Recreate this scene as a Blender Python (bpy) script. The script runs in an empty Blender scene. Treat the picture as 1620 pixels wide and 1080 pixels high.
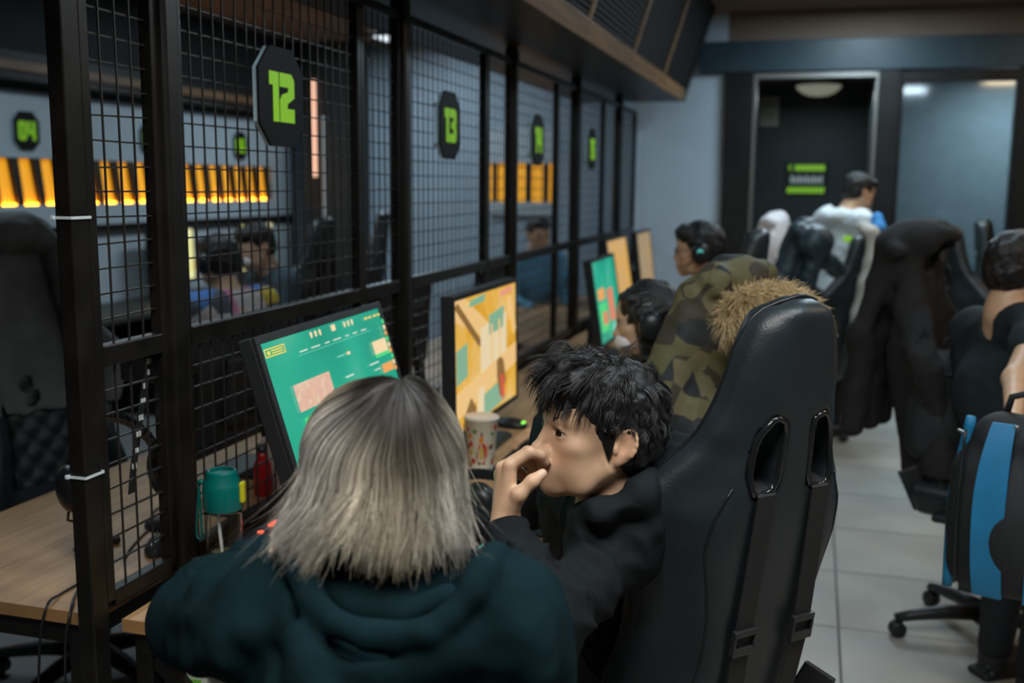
import bpy, math, random
import numpy as np
from mathutils import Vector, Matrix

S = bpy.context.scene
COL = S.collection
random.seed(7)
RNG = np.random.default_rng(7)

# ------------------------------------------------------------------ camera
FPX = 1650.0
CAM = np.array([0.0, 0.0, 1.65])
YAW, PITCH, ROLL = math.radians(16.0), math.radians(8.6), math.radians(0.5)
_cy, _sy, _cp, _sp = math.cos(YAW), math.sin(YAW), math.cos(PITCH), math.sin(PITCH)
_F = np.array([-_sy * _cp, _cy * _cp, -_sp])
_R0 = np.array([_cy, _sy, 0.0])
_U0 = np.cross(_R0, _F)
_R = _R0 * math.cos(ROLL) + _U0 * math.sin(ROLL)
_U = -_R0 * math.sin(ROLL) + _U0 * math.cos(ROLL)
cam = bpy.data.cameras.new('camera')
cam.sensor_width = 36.0
cam.lens = FPX / 1620 * 36.0
cam.clip_start = 0.05
cam.dof.use_dof = True
cam.dof.focus_distance = 1.98
cam.dof.aperture_fstop = 2.5
camo = bpy.data.objects.new('camera', cam)
COL.objects.link(camo)
camo.matrix_world = Matrix(((_R[0], _U[0], -_F[0], CAM[0]), (_R[1], _U[1], -_F[1], CAM[1]),
                            (_R[2], _U[2], -_F[2], CAM[2]), (0, 0, 0, 1)))
S.camera = camo


def W(u, v, d):
    """world point seen at photo position (u, v) at depth d metres"""
    return CAM + (_F + _R * (u - 810) / FPX - _U * (v - 540) / FPX) * d


# ------------------------------------------------------------------ world, lights, exposure
S.view_settings.view_transform = 'Standard'
S.view_settings.look = 'None'
S.view_settings.gamma = 1.0
S.view_settings.use_curve_mapping = False
S.view_settings.exposure = 1.0
wd = bpy.data.worlds.new('world')
S.world = wd
wd.use_nodes = True
wd.node_tree.nodes['Background'].inputs[0].default_value = (0.35, 0.5, 0.6, 1)
wd.node_tree.nodes['Background'].inputs[1].default_value = 0.02


def area(name, loc, size, power, color, rot=(0, 0, 0), sizey=None):
    l = bpy.data.lights.new(name, 'AREA')
    l.energy = power
    l.color = color
    l.size = size
    if sizey:
        l.shape = 'RECTANGLE'
        l.size_y = sizey
    o = bpy.data.objects.new(name, l)
    o.location = loc
    o.rotation_euler = rot
    COL.objects.link(o)
    return o


COOL = (0.68, 0.88, 1.0)
WARM = (1.0, 0.72, 0.42)
area('ceiling_light', (0.55, 1.5, 2.93), 1.6, 20, (0.8, 0.93, 1.0), sizey=0.3)
area('ceiling_light', (0.45, 4.6, 2.93), 0.3, 12, COOL, sizey=1.6)
area('ceiling_light', (-0.35, 0.35, 2.93), 0.9, 27, (0.97, 0.95, 0.92), sizey=0.5)
area('ceiling_light', (0.3, 7.2, 2.93), 0.3, 22, COOL, sizey=1.2)
area('ceiling_light', (-3.3, 4.0, 2.93), 0.3, 18, COOL, sizey=3.0)
area('ceiling_light', (-3.3, 8.2, 2.93), 0.3, 22, COOL, sizey=2.0)
area('ceiling_light', (1.9, 6.6, 2.93), 0.4, 8, WARM, sizey=1.6)
area('back_room_light', (0.0, 9.6, 2.42), 0.4, 4, COOL, sizey=0.4)
area('ceiling_light', (2.4, 2.6, 2.93), 1.0, 9, WARM, sizey=0.4)


# ------------------------------------------------------------------ materials
MATS = {}


def mat(name, col, rough=0.6, metal=0.0, noise=0.0, nscale=8.0, bump=0.0, bscale=60.0, emit=None, estr=0.0,
        spec=0.5, stretch=None, coat=0.0, sss=0.0, trans=0.0, ior=1.45, sheen=0.0, col2=None):
    if name in MATS:
        return MATS[name]
    m = bpy.data.materials.new(name)
    m.use_nodes = True
    nt = m.node_tree
    b = nt.nodes['Principled BSDF']
    c = (*col, 1) if len(col) == 3 else col
    b.inputs['Base Color'].default_value = c
    b.inputs['Roughness'].default_value = rough
    b.inputs['Metallic'].default_value = metal
    b.inputs['Specular IOR Level'].default_value = spec
    b.inputs['Coat Weight'].default_value = coat
    b.inputs['IOR'].default_value = ior
    if sheen:
        b.inputs['Sheen Weight'].default_value = sheen
    if sss:
        b.inputs['Subsurface Weight'].default_value = sss
        b.inputs['Subsurface Radius'].default_value = (0.01, 0.004, 0.002)
        b.inputs['Subsurface Scale'].default_value = 0.6
    if trans:
        b.inputs['Transmission Weight'].default_value = trans
    if emit:
        b.inputs['Emission Color'].default_value = (*emit, 1)
        b.inputs['Emission Strength'].default_value = estr
    tc = nt.nodes.new('ShaderNodeTexCoord')
    mp = nt.nodes.new('ShaderNodeMapping')
    nt.links.new(tc.outputs['Object'], mp.inputs['Vector'])
    if stretch:
        mp.inputs['Scale'].default_value = stretch
    if noise or col2:
        n = nt.nodes.new('ShaderNodeTexNoise')
        n.inputs['Scale'].default_value = nscale
        n.inputs['Detail'].default_value = 5
        nt.links.new(mp.outputs['Vector'], n.inputs['Vector'])
        r = nt.nodes.new('ShaderNodeValToRGB')
        a = col2 or tuple(max(0, x * (1 - noise)) for x in col[:3])
        e = col if col2 else tuple(min(1, x * (1 + noise)) for x in col[:3])
        r.color_ramp.elements[0].color = (*a[:3], 1)
        r.color_ramp.elements[1].color = (*e[:3], 1)
        r.color_ramp.elements[0].position = 0.35
        r.color_ramp.elements[1].position = 0.65
        nt.links.new(n.outputs['Fac'], r.inputs['Fac'])
        nt.links.new(r.outputs['Color'], b.inputs['Base Color'])
    if bump:
        n2 = nt.nodes.new('ShaderNodeTexNoise')
        n2.inputs['Scale'].default_value = bscale
        n2.inputs['Detail'].default_value = 4
        nt.links.new(mp.outputs['Vector'], n2.inputs['Vector'])
        bp = nt.nodes.new('ShaderNodeBump')
        bp.inputs['Strength'].default_value = bump
        bp.inputs['Distance'].default_value = 0.01
        nt.links.new(n2.outputs['Fac'], bp.inputs['Height'])
        nt.links.new(bp.outputs['Normal'], b.inputs['Normal'])
    MATS[name] = m
    return m


def vcol_mat(name, rough=0.5, sss=0.0, bump=0.0, bscale=400.0, spec=0.5, sheen=0.0):
    """principled material whose base colour is the mesh's own 'Col' attribute"""
    m = mat(name, (0.5, 0.5, 0.5), rough, sss=sss, bump=bump, bscale=bscale, spec=spec, sheen=sheen)
    nt = m.node_tree
    a = nt.nodes.new('ShaderNodeVertexColor')
    a.layer_name = 'Col'
    nt.links.new(a.outputs['Color'], nt.nodes['Principled BSDF'].inputs['Base Color'])
    return m


# ------------------------------------------------------------------ objects
def link(o, parent=None):
    COL.objects.link(o)
    if parent is not None:
        o.parent = parent
    return o


def tag(o, label=None, cat=None, group=None, kind=None):
    if label:
        o['label'] = label
    if cat:
        o['category'] = cat
    if group:
        o['group'] = group
    if kind:
        o['kind'] = kind
    return o


def thing(name, label, cat, loc=(0, 0, 0), rz=0.0, group=None, kind=None):
    o = bpy.data.objects.new(name, None)
    o.empty_display_size = 0.1
    o.location = loc
    o.rotation_euler = (0, 0, rz)
    link(o)
    return tag(o, label, cat, group, kind)


def copy_tree(o, parent=None):
    c = o.copy()
    link(c, parent)
    for ch in [x for x in o.children]:
        copy_tree(ch, c)
    return c


def smooth(me):
    me.polygons.foreach_set('use_smooth', np.ones(len(me.polygons), dtype=bool))


def raw(name, v, f, m, parent=None, sm=False, bevel=0.0, seg=2, mats=None, mi=None, col=None, auto=None):
    me = bpy.data.meshes.new(name)
    v = np.asarray(v, dtype=float)
    if isinstance(f, np.ndarray):
        n, k = f.shape
        me.vertices.add(len(v))
        me.vertices.foreach_set('co', v.astype(np.float32).ravel())
        me.loops.add(n * k)
        me.loops.foreach_set('vertex_index', f.astype(np.int32).ravel())
        me.polygons.add(n)
        me.polygons.foreach_set('loop_start', np.arange(0, n * k, k, dtype=np.int32))
        me.polygons.foreach_set('loop_total', np.full(n, k, dtype=np.int32))
        me.update(calc_edges=True)
    else:
        me.from_pydata([tuple(p) for p in v], [], f)
    for mm in (mats or [m]):
        me.materials.append(mm)
    if mi is not None:
        me.polygons.foreach_set('material_index', np.asarray(mi, dtype=np.int32))
    if sm:
        smooth(me)
    if col is not None:
        ca = me.color_attributes.new('Col', 'FLOAT_COLOR', 'POINT')
        c4 = np.ones((len(v), 4), dtype=np.float32)
        c4[:, :3] = col
        ca.data.foreach_set('color', c4.ravel())
    o = bpy.data.objects.new(name, me)
    link(o, parent)
    if bevel:
        bv = o.modifiers.new('bevel', 'BEVEL')
        bv.width = bevel
        bv.segments = seg
        bv.limit_method = 'ANGLE'
    return o


class MB:
    def __init__(s):
        s.v = []
        s.f = []

    def add(s, v, f):
        n = len(s.v)
        s.v += [tuple(p) for p in v]
        s.f += [tuple(i + n for i in q) for q in f]
        return s

    def box(s, x0, x1, y0, y1, z0, z1, M=None):
        v = [(x, y, z) for z in (z0, z1) for y in (y0, y1) for x in (x0, x1)]
        if M is not None:
            v = [tuple(M @ Vector(p)) for p in v]
        return s.add(v, [(0, 2, 3, 1), (4, 5, 7, 6), (0, 1, 5, 4), (2, 6, 7, 3), (0, 4, 6, 2), (1, 3, 7, 5)])

    def bar(s, a, b, w, h=None, up=(0, 0, 1)):
        a, b = Vector(a), Vector(b)
        h = h or w
        d = (b - a).normalized()
        u = Vector(up)
        if abs(d.dot(u)) > 0.98:
            u = Vector((0, 1, 0))
        r = d.cross(u).normalized()
        u = r.cross(d)
        v = []
        for p in (a, b):
            for i, j in ((-1, -1), (1, -1), (1, 1), (-1, 1)):
                v.append(p + r * (i * w / 2) + u * (j * h / 2))
        return s.add(v, [(0, 1, 2, 3), (7, 6, 5, 4), (0, 4, 5, 1), (1, 5, 6, 2), (2, 6, 7, 3), (3, 7, 4, 0)])

    def tube(s, path, r, n=8, closed=False, cap=True):
        P = [Vector(p) for p in path]
        m = len(P)
        rs = r if hasattr(r, '__len__') else [r] * m
        v = []
        f = []
        up = None
        for i in range(m):
            a = P[(i - 1) % m] if (i > 0 or closed) else P[i]
            b = P[(i + 1) % m] if (i < m - 1 or closed) else P[i]
            d = (b - a).normalized()
            if up is None:
                up = Vector((0, 0, 1)) if abs(d.z) < 0.9 else Vector((1, 0, 0))
            q = d.cross(up)
            if q.length < 1e-6:
                q = d.cross(Vector((0, 1, 0)))
            q.normalize()
            up = q.cross(d).normalized()
            for k in range(n):
                t = 2 * math.pi * k / n
                v.append(P[i] + (q * math.cos(t) + up * math.sin(t)) * rs[i])
        for i in range(m if closed else m - 1):
            j = (i + 1) % m
            for k in range(n):
                f.append((i * n + k, i * n + (k + 1) % n, j * n + (k + 1) % n, j * n + k))
        if cap and not closed:
            f.append(tuple(range(n - 1, -1, -1)))
            f.append(tuple((m - 1) * n + k for k in range(n)))
        return s.add(v, f)

    def lathe(s, prof, c=(0, 0, 0), n=32, axis='z', cap=False):
        v = []
        f = []
        for r, z in prof:
            for k in range(n):
                t = 2 * math.pi * k / n
                p = (r * math.cos(t), r * math.sin(t), z)
                if axis == 'x':
                    p = (p[2], p[0], p[1])
                elif axis == 'y':
                    p = (p[0], p[2], p[1])
                v.append((p[0] + c[0], p[1] + c[1], p[2] + c[2]))
        for i in range(len(prof) - 1):
            for k in range(n):
                f.append((i * n + k, i * n + (k + 1) % n, (i + 1) * n + (k + 1) % n, (i + 1) * n + k))
        if cap:
            f.append(tuple(range(n - 1, -1, -1)))
            f.append(tuple((len(prof) - 1) * n + k for k in range(n)))
        return s.add(v, f)

    def prism(s, poly, h, M=None):
        """polygon in xy, extruded h in z"""
        n = len(poly)
        v = [(x, y, 0) for x, y in poly] + [(x, y, h) for x, y in poly]
        if M is not None:
            v = [tuple(M @ Vector(p)) for p in v]
        f = [tuple(range(n - 1, -1, -1)), tuple(range(n, 2 * n))]
        f += [(i, (i + 1) % n, n + (i + 1) % n, n + i) for i in range(n)]
        return s.add(v, f)

    def build(s, name, m, parent=None, sm=False, bevel=0.0, seg=2):
        return raw(name, s.v, s.f, m, parent, sm, bevel, seg)


def auto_smooth(o, deg=40):
    me = o.data
    smooth(me)
    me.set_sharp_from_angle(angle=math.radians(deg))
    return o


# ------------------------------------------------------------------ implicit surfaces (surface nets)
def A(*p):
    return np.array(p, dtype=float)


class SDF:
    """a list of soft-blended shapes, meshed as ONE continuous surface"""

    def __init__(s, k=0.01):
        s.k = k
        s.ops = []

    def _add(s, fn, lo, hi, k, op):
        s.ops.append((fn, np.minimum(lo, hi), np.maximum(lo, hi), s.k if k is None else k, op))
        return s

    def cap(s, a, b, ra, rb=None, k=None, op='u'):
        a, b = A(*a), A(*b)
        rb = ra if rb is None else rb
        ab = b - a
        L = max(ab @ ab, 1e-9)

        def fn(p):
            t = np.clip(((p - a) @ ab) / L, 0, 1)
            q = p - (a + t[..., None] * ab)
            return np.sqrt((q * q).sum(-1)) - (ra + (rb - ra) * t)
        m = max(ra, rb)
        return s._add(fn, np.minimum(a, b) - m, np.maximum(a, b) + m, k, op)

    def chain(s, pts, rs, k=None, op='u'):
        for i in range(len(pts) - 1):
            s.cap(pts[i], pts[i + 1], rs[i], rs[i + 1], k, op)
        return s

    def ell(s, c, r, R=None, k=None, op='u'):
        c, r = A(*c), A(*r)
        R_ = np.eye(3) if R is None else np.asarray(R)

        def fn(p):
            q = (p - c) @ R_
            k0 = np.sqrt(((q / r) ** 2).sum(-1))
            k1 = np.sqrt(((q / (r * r)) ** 2).sum(-1)) + 1e-9
            return k0 * (k0 - 1) / k1
        e = np.abs(R_) @ r
        return s._add(fn, c - e, c + e, k, op)

    def box(s, c, h, R=None, rd=0.01, k=None, op='u'):
        c, h = A(*c), A(*h)
        R_ = np.eye(3) if R is None else np.asarray(R)

        def fn(p):
            q = np.abs((p - c) @ R_) - (h - rd)
            return np.sqrt((np.maximum(q, 0) ** 2).sum(-1)) + np.minimum(q.max(-1), 0) - rd
        e = np.abs(R_) @ h
        return s._add(fn, c - e, c + e, k, op)

    def half(s, pt, n, lo, hi, k=None):
        """cut away everything on the side the normal n points to, inside box lo..hi"""
        pt, n = A(*pt), A(*n)
        n = n / np.linalg.norm(n)
        return s._add(lambda p: -((p - pt) @ n), A(*lo), A(*hi), k, 's')

    def fnc(s, fn, lo, hi, k=None, op='u'):
        return s._add(fn, A(*lo), A(*hi), k, op)

    def mesh(s, res, disp=None):
        u = [o for o in s.ops if o[4] == 'u']
        lo = np.min([o[1] for o in u], 0) - 4 * res - 0.012
        hi = np.max([o[2] for o in u], 0) + 4 * res + 0.012
        n = np.ceil((hi - lo) / res).astype(int) + 1
        G = np.full(n, 0.5, dtype=np.float32)
        ax = [lo[i] + res * np.arange(n[i]) for i in range(3)]
        for fn, l, h, k, op in s.ops:
            mg = k + 3 * res + 0.004
            i0 = np.clip(np.floor((l - mg - lo) / res).astype(int), 0, n)
            i1 = np.clip(np.ceil((h + mg - lo) / res).astype(int) + 1, 0, n)
            if (i1 <= i0).any():
                continue
            p = np.stack(np.meshgrid(*[ax[j][i0[j]:i1[j]] for j in range(3)], indexing='ij'), -1)
            d = fn(p).astype(np.float32)
            sl = tuple(slice(i0[j], i1[j]) for j in range(3))
            g = G[sl]
            if op == 's':
                d = -d
            kk = max(k, 1e-5)
            hh = np.maximum(kk - np.abs(g - d), 0) / kk
            if op == 'u':
                G[sl] = np.minimum(g, d) - hh * hh * kk * 0.25
            else:
                G[sl] = np.maximum(g, d) + hh * hh * kk * 0.25
        if disp is not None:
            p = np.stack(np.meshgrid(*ax, indexing='ij'), -1)
            near = np.abs(G) < 0.03
            G[near] += disp(p[near]).astype(np.float32)
        return surface_nets(G, lo, res)


def surface_nets(G, lo, res):
    ins = G < 0
    n = np.array(G.shape)
    c = [ins[i:n[0] - 1 + i, j:n[1] - 1 + j, k:n[2] - 1 + k] for i in (0, 1) for j in (0, 1) for k in (0, 1)]
    cnt = sum(x.astype(np.int8) for x in c)
    act = (cnt > 0) & (cnt < 8)
    idx = np.argwhere(act)
    num = np.full(act.shape, -1, dtype=np.int64)
    num[act] = np.arange(len(idx))
    acc = np.zeros((len(idx), 3))
    w = np.zeros(len(idx))
    off = [np.array(o) for o in ((0, 0, 0), (0, 0, 1), (0, 1, 0), (0, 1, 1), (1, 0, 0), (1, 0, 1), (1, 1, 0), (1, 1, 1))]
    vals = [G[idx[:, 0] + o[0], idx[:, 1] + o[1], idx[:, 2] + o[2]] for o in off]
    for a in range(8):
        for b in range(a + 1, 8):
            if np.abs(off[a] - off[b]).sum() != 1:
                continue
            va, vb = vals[a], vals[b]
            x = (va < 0) != (vb < 0)
            t = va[x] / (va[x] - vb[x])
            acc[x] += off[a] + t[:, None] * (off[b] - off[a])
            w[x] += 1
    V = lo + (idx + acc / np.maximum(w, 1)[:, None]) * res
    F = []
    for d in range(3):
        a, b = (d + 1) % 3, (d + 2) % 3
        s0 = [slice(1, -1)] * 3
        s0[d] = slice(0, -1)
        s1 = [slice(1, -1)] * 3
        s1[d] = slice(1, None)
        i0, i1 = ins[tuple(s0)], ins[tuple(s1)]
        e = np.argwhere(i0 != i1)
        if not len(e):
            continue
        sgn = i0[tuple(e.T)]
        base = e.copy()
        base[:, a] += 1
        base[:, b] += 1
        q = []
        for da, db in ((-1, -1), (0, -1), (0, 0), (-1, 0)):
            t = base.copy()
            t[:, a] += da
            t[:, b] += db
            q.append(num[tuple(t.T)])
        q = np.stack(q, 1)
        q[~sgn] = q[~sgn][:, ::-1]
        F.append(q)
    return V, np.concatenate(F)


def sobj(name, sdf, res, m, parent=None, col=None, disp=None, relax=1):
    V, F = sdf.mesh(res, disp)
    for _ in range(relax):
        acc = np.zeros_like(V)
        c = np.zeros(len(V))
        for i in range(4):
            np.add.at(acc, F[:, i], V[F[:, (i + 1) % 4]] + V[F[:, (i + 3) % 4]])
            np.add.at(c, F[:, i], 2)
        V = V * 0.5 + 0.5 * acc / np.maximum(c, 1)[:, None]
    cc = col(V) if callable(col) else col
    return raw(name, V, F, m, parent, sm=True, col=cc)


def rotm(rx=0, ry=0, rz=0):
    return np.array(Matrix.Rotation(rz, 3, 'Z') @ Matrix.Rotation(ry, 3, 'Y') @ Matrix.Rotation(rx, 3, 'X'))


def noise3(p, f, seed=0):
    """cheap smooth pseudo-noise in -1..1"""
    r = np.random.default_rng(seed)
    o = 0
    for i in range(5):
        d = r.normal(size=3)
        d *= f * r.uniform(0.7, 1.6) / np.linalg.norm(d)
        o = o + np.sin(p @ d + r.uniform(0, 6.28))
    return o / 3.0


def strands(name, P, r, m, parent=None, col=None, n=3):
    """P: (N, S, 3) strand points -> one mesh of thin tapering tubes; col (N, S, 3)"""
    N, Sg, _ = P.shape
    T = np.gradient(P, axis=1)
    T /= np.linalg.norm(T, axis=2, keepdims=True) + 1e-9
    ref = np.zeros_like(T)
    ref[..., 0] = 0.3
    ref[..., 1] = 0.9
    ref[..., 2] = 0.2
    q = np.cross(T, ref)
    q /= np.linalg.norm(q, axis=2, keepdims=True) + 1e-9
    u = np.cross(q, T)
    taper = np.interp(np.linspace(0, 1, Sg), [0, 0.1, 0.7, 1], [0.7, 1, 0.9, 0.15])
    rr = (np.asarray(r).reshape(-1, 1) if hasattr(r, '__len__') else np.full((N, 1), r)) * taper[None]
    ring = []
    for k in range(n):
        t = 2 * math.pi * k / n
        ring.append(P + (q * math.cos(t) + u * math.sin(t)) * rr[..., None])
    V = np.stack(ring, 2).reshape(-1, 3)
    i = np.arange(N)[:, None, None] * Sg * n
    j = np.arange(Sg - 1)[None, :, None] * n
    k = np.arange(n)[None, None, :]
    k2 = (k + 1) % n
    F = np.stack([i + j + k, i + j + k2, i + j + n + k2, i + j + n + k], -1).reshape(-1, 4)
    c = None
    if col is not None:
        c = np.repeat(col.reshape(-1, 3), n, axis=0)
    return raw(name, V, F, m, parent, sm=True, col=c)

# ================================================================== the setting
M_floor = mat('floor_tile', (0.42, 0.40, 0.36), 0.35, noise=0.12, nscale=2.0, bump=0.02, bscale=30)
M_grout = mat('grout', (0.16, 0.155, 0.15), 0.8)
M_greywall = mat('grey_wall_paint', (0.38, 0.46, 0.54), 0.7, noise=0.04, nscale=3)
M_darkwall = mat('charcoal_wall_paint', (0.030, 0.036, 0.036), 0.6, noise=0.1, nscale=2)
M_blackpaint = mat('black_metal_paint', (0.009, 0.009, 0.009), 0.42, noise=0.2, nscale=6, bump=0.03, bscale=120, spec=0.3)
M_navy = mat('dark_blue_paint', (0.014, 0.034, 0.046), 0.45, noise=0.1)
M_ceil = mat('brown_ceiling_paint', (0.16, 0.115, 0.085), 0.75, noise=0.08, nscale=1.5)
M_wood = mat('trim_wood', (0.19, 0.098, 0.038), 0.45, noise=0.3, nscale=5, stretch=(8, 0.6, 8))
M_white = mat('white_panel_paint', (0.50, 0.56, 0.60), 0.55, noise=0.04)
M_mesh_dark = mat('dark_grille', (0.02, 0.02, 0.02), 0.7)


def struct(o):
    o['kind'] = 'structure'
    return o


def sbox(name, x0, x1, y0, y1, z0, z1, m, parent=None, bevel=0.0):
    o = MB().box(x0, x1, y0, y1, z0, z1).build(name, m, parent, bevel=bevel)
    if parent is None:
        struct(o)
    return o


# floor: slab with large tiles near the aisle
floor = sbox('floor', -5.2, 3.2, -2.6, 11.0, -0.1, -0.006, M_grout)
tile_me = None
for i in range(6):
    for j in range(14):
        x, y = -0.75 + i * 0.61, 1.2 + j * 0.61
        if tile_me is None:
            t = MB().box(-0.3, 0.3, -0.3, 0.3, -0.006, 0.0).build('floor_tile', M_floor, floor)
            tile_me = t.data
        else:
            t = bpy.data.objects.new('floor_tile', tile_me)
            link(t, floor)
        t.location = (x, y, 0)
sbox('ceiling', -5.2, 3.2, -2.6, 11.0, 2.95, 3.05, M_ceil)
sbox('wall_left', -5.2, -5.06, -2.6, 11.0, 0, 2.95, M_darkwall)
sbox('wall_right', 3.1, 3.2, -2.6, 11.0, 0, 2.95, M_ceil)
sbox('wall_back', -5.2, 3.2, -2.7, -2.6, 0, 2.95, M_darkwall)
sbox('wall_far', -1.40, -0.70, 8.35, 8.47, 0, 2.95, M_greywall)
sbox('wall_far_upper', -0.70, 3.1, 8.37, 8.47, 2.73, 2.95, M_ceil)
sbox('wall_far_side', -1.40, -1.28, 8.47, 9.6, 0, 2.95, M_greywall)
sbox('wall_far_left', -5.06, -1.28, 9.6, 9.72, 0, 2.95, M_greywall)
sbox('wall_far_right', 1.62, 3.1, 8.35, 8.47, 0, 2.73, M_darkwall)
# lintel and posts of the shopfront
sbox('trim_1', -0.90, 3.1, 8.28, 8.44, 2.50, 2.73, M_navy, bevel=0.006)
sbox('trim_2', -0.70, -0.49, 8.29, 8.44, 0, 2.50, M_blackpaint, bevel=0.006)
sbox('trim_3', 0.41, 0.56, 8.29, 8.44, 0, 2.50, M_blackpaint, bevel=0.006)
sbox('trim_4', 1.37, 1.62, 8.29, 8.44, 0, 2.50, M_blackpaint, bevel=0.006)
# door opening frame
d1 = struct(thing('door_1', 'open doorway with thin metal frame into the dark back room', None))
M_alu = mat('brushed_metal', (0.22, 0.21, 0.20), 0.35, metal=0.8)
for nm, b in (('door_jamb', (-0.49, -0.465, 8.30, 8.43, 0, 2.49)), ('door_jamb', (0.385, 0.41, 8.30, 8.43, 0, 2.49)),
              ('door_head', (-0.465, 0.385, 8.30, 8.43, 2.45, 2.49))):
    sbox(nm, *b, M_alu, d1, 0.003)
# fixed glass window
w1 = struct(thing('window_1', 'tall fixed glass panel with black frame beside the doorway', None))
for nm, b in (('window_frame', (0.56, 0.585, 8.31, 8.42, 0, 2.49)), ('window_frame', (1.345, 1.37, 8.31, 8.42, 0, 2.49)),
              ('window_frame', (0.585, 1.345, 8.31, 8.42, 2.41, 2.49)), ('window_frame', (0.585, 1.345, 8.31, 8.42, 0, 0.08))):
    sbox(nm, *b, M_blackpaint, w1, 0.003)
M_pane = bpy.data.materials.new('tinted_pane')
M_pane.use_nodes = True
nt = M_pane.node_tree
nt.nodes.remove(nt.nodes['Principled BSDF'])
g_ = nt.nodes.new('ShaderNodeBsdfGlossy')
g_.inputs['Roughness'].default_value = 0.06
g_.inputs['Color'].default_value = (0.9, 0.95, 1, 1)
t_ = nt.nodes.new('ShaderNodeBsdfTransparent')
t_.inputs['Color'].default_value = (0.72, 0.82, 0.86, 1)
mx = nt.nodes.new('ShaderNodeMixShader')
mx.inputs[0].default_value = 0.16
nt.links.new(t_.outputs[0], mx.inputs[1])
nt.links.new(g_.outputs[0], mx.inputs[2])
nt.links.new(mx.outputs[0], nt.nodes['Material Output'].inputs['Surface'])
sbox('glass_pane', 0.585, 1.345, 8.36, 8.372, 0.08, 2.41, M_pane, w1)
# back room behind the doorway, office behind the glass
sbox('wall_backroom_far', -1.28, 0.48, 10.6, 10.7, 0, 2.62, M_darkwall)
sbox('wall_backroom_left', -1.28, -1.18, 9.72, 10.6, 0, 2.62, M_darkwall)
sbox('wall_backroom_divider', 0.43, 0.53, 8.47, 10.6, 0, 2.62, M_darkwall)
sbox('ceiling_backroom', -1.28, 3.1, 8.47, 10.7, 2.62, 2.72, M_ceil)
M_office = mat('office_wall_paint', (0.30, 0.35, 0.38), 0.8, noise=0.05)
sbox('wall_office_far', 0.53, 3.1, 9.9, 10.0, 0, 2.62, M_office)
area('office_light', (1.6, 9.2, 2.58), 0.6, 14, (0.85, 0.95, 1.0), sizey=0.6)

# ------------------------------------------------ soffit over the desks, slanted grille face with wooden trim
sof = struct(thing('soffit', 'dark slanted ceiling soffit with wooden trim and black grille panels', None))
ys0, ys1 = -1.0, 8.05
zb, zt, xb, xt = 2.27, 2.95, -1.00, -0.79
MB().prism([(-1.78, zb), (xb, zb), (xt, zt), (-2.0, zt)], ys1 - ys0,
           Matrix(((1, 0, 0, 0), (0, 0, 1, ys0), (0, 1, 0, 0), (0, 0, 0, 1)))).build('soffit_body', M_blackpaint, sof)
fx = Vector((xt - xb, 0, zt - zb))
fl = fx.length
fx.normalize()
fn = Vector((fx.z, 0, -fx.x))


def onface(s, y, o):
    p = Vector((xb, y, zb)) + fx * s + fn * o
    return p


def faceboard(name, s0, s1, y0, y1, th, m, parent, inset=0.0):
    v = [onface(s, y, o) for o in (inset, th) for y in (y0, y1) for s in (s0, s1)]
    return raw(name, v, [(0, 2, 3, 1), (4, 5, 7, 6), (0, 1, 5, 4), (2, 6, 7, 3), (0, 4, 6, 2), (1, 3, 7, 5)], m, parent, bevel=0.002)


for k in range(8):
    faceboard('soffit_trim', 0.0, 0.085, ys1 - 0.10 - (k + 1) * 1.15 + 0.004, ys1 - 0.10 - k * 1.15, 0.02, M_wood, sof)
faceboard('soffit_end_board', 0.0, fl, ys1 - 0.10, ys1, 0.022, M_blackpaint, sof)
for k in range(8):
    y = ys1 - 0.10 - (k + 1) * 1.15
    faceboard('soffit_divider', 0.085, fl, y - 0.03, y + 0.03, 0.02, M_wood, sof)
    g = MB()
    for s in np.arange(0.10, fl, 0.025):
        g.bar(onface(s, y + 0.03, 0.012), onface(s, y + 1.12, 0.012), 0.006, 0.006)
    for yy in np.arange(y + 0.05, y + 1.12, 0.05):
        g.bar(onface(0.085, yy, 0.009), onface(fl, yy, 0.009), 0.006, 0.006)
    go = g.build('soffit_grille', M_mesh_dark, sof)
    go['kind'] = 'stuff'

# ------------------------------------------------ left bank: white fascia, amber light recess with fins
fas = struct(thing('wall_fascia', 'white fascia along the left wall with an amber lit slot', None))
X5 = -5.0
Y0, Y1 = 3.2, 9.45
sbox('fascia_top', X5 - 0.04, X5, Y0, Y1, 1.79, 2.22, M_white, fas)
sbox('fascia_bottom', X5 - 0.04, X5, Y0, Y1, 1.33, 1.48, M_white, fas)
sbox('fascia_end', X5 - 0.04, X5, 9.08, Y1, 1.48, 1.79, M_white, fas)
sbox('fascia_lower', X5 - 0.05, X5 - 0.02, Y0, Y1, 0.75, 1.23, M_white, fas)
M_amber = mat('amber_panel', (0.85, 0.42, 0.04), 0.5)
sbox('recess_back', X5 - 0.055, X5 - 0.05, Y0, 9.08, 1.48, 1.79, M_amber, fas)
M_fin = mat('dark_fin', (0.03, 0.018, 0.01), 0.6)
fin_me = None
for k, y in enumerate(np.arange(3.3, 9.08, 0.205)):
    if fin_me is None:
        fo = MB().prism([(-0.028, 0.0), (0.028, 0.0), (-0.012, 0.31), (-0.085, 0.31)], 0.035,
                        Matrix(((0, 0, 1, X5 - 0.048), (1, 0, 0, 0), (0, 1, 0, 1.48), (0, 0, 0, 1)))).build('fin', M_fin, fas)
        fin_me = fo.data
    else:
        fo = bpy.data.objects.new('fin', fin_me)
        link(fo, fas)
    fo.location = (0, y, 0)
M_led = mat('amber_led', (1, 0.5, 0.05), 0.5, emit=(1.0, 0.36, 0.02), estr=9)
sbox('led_strip', X5 - 0.047, X5 - 0.034, Y0, 9.08, 1.481, 1.489, M_led, fas)
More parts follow.
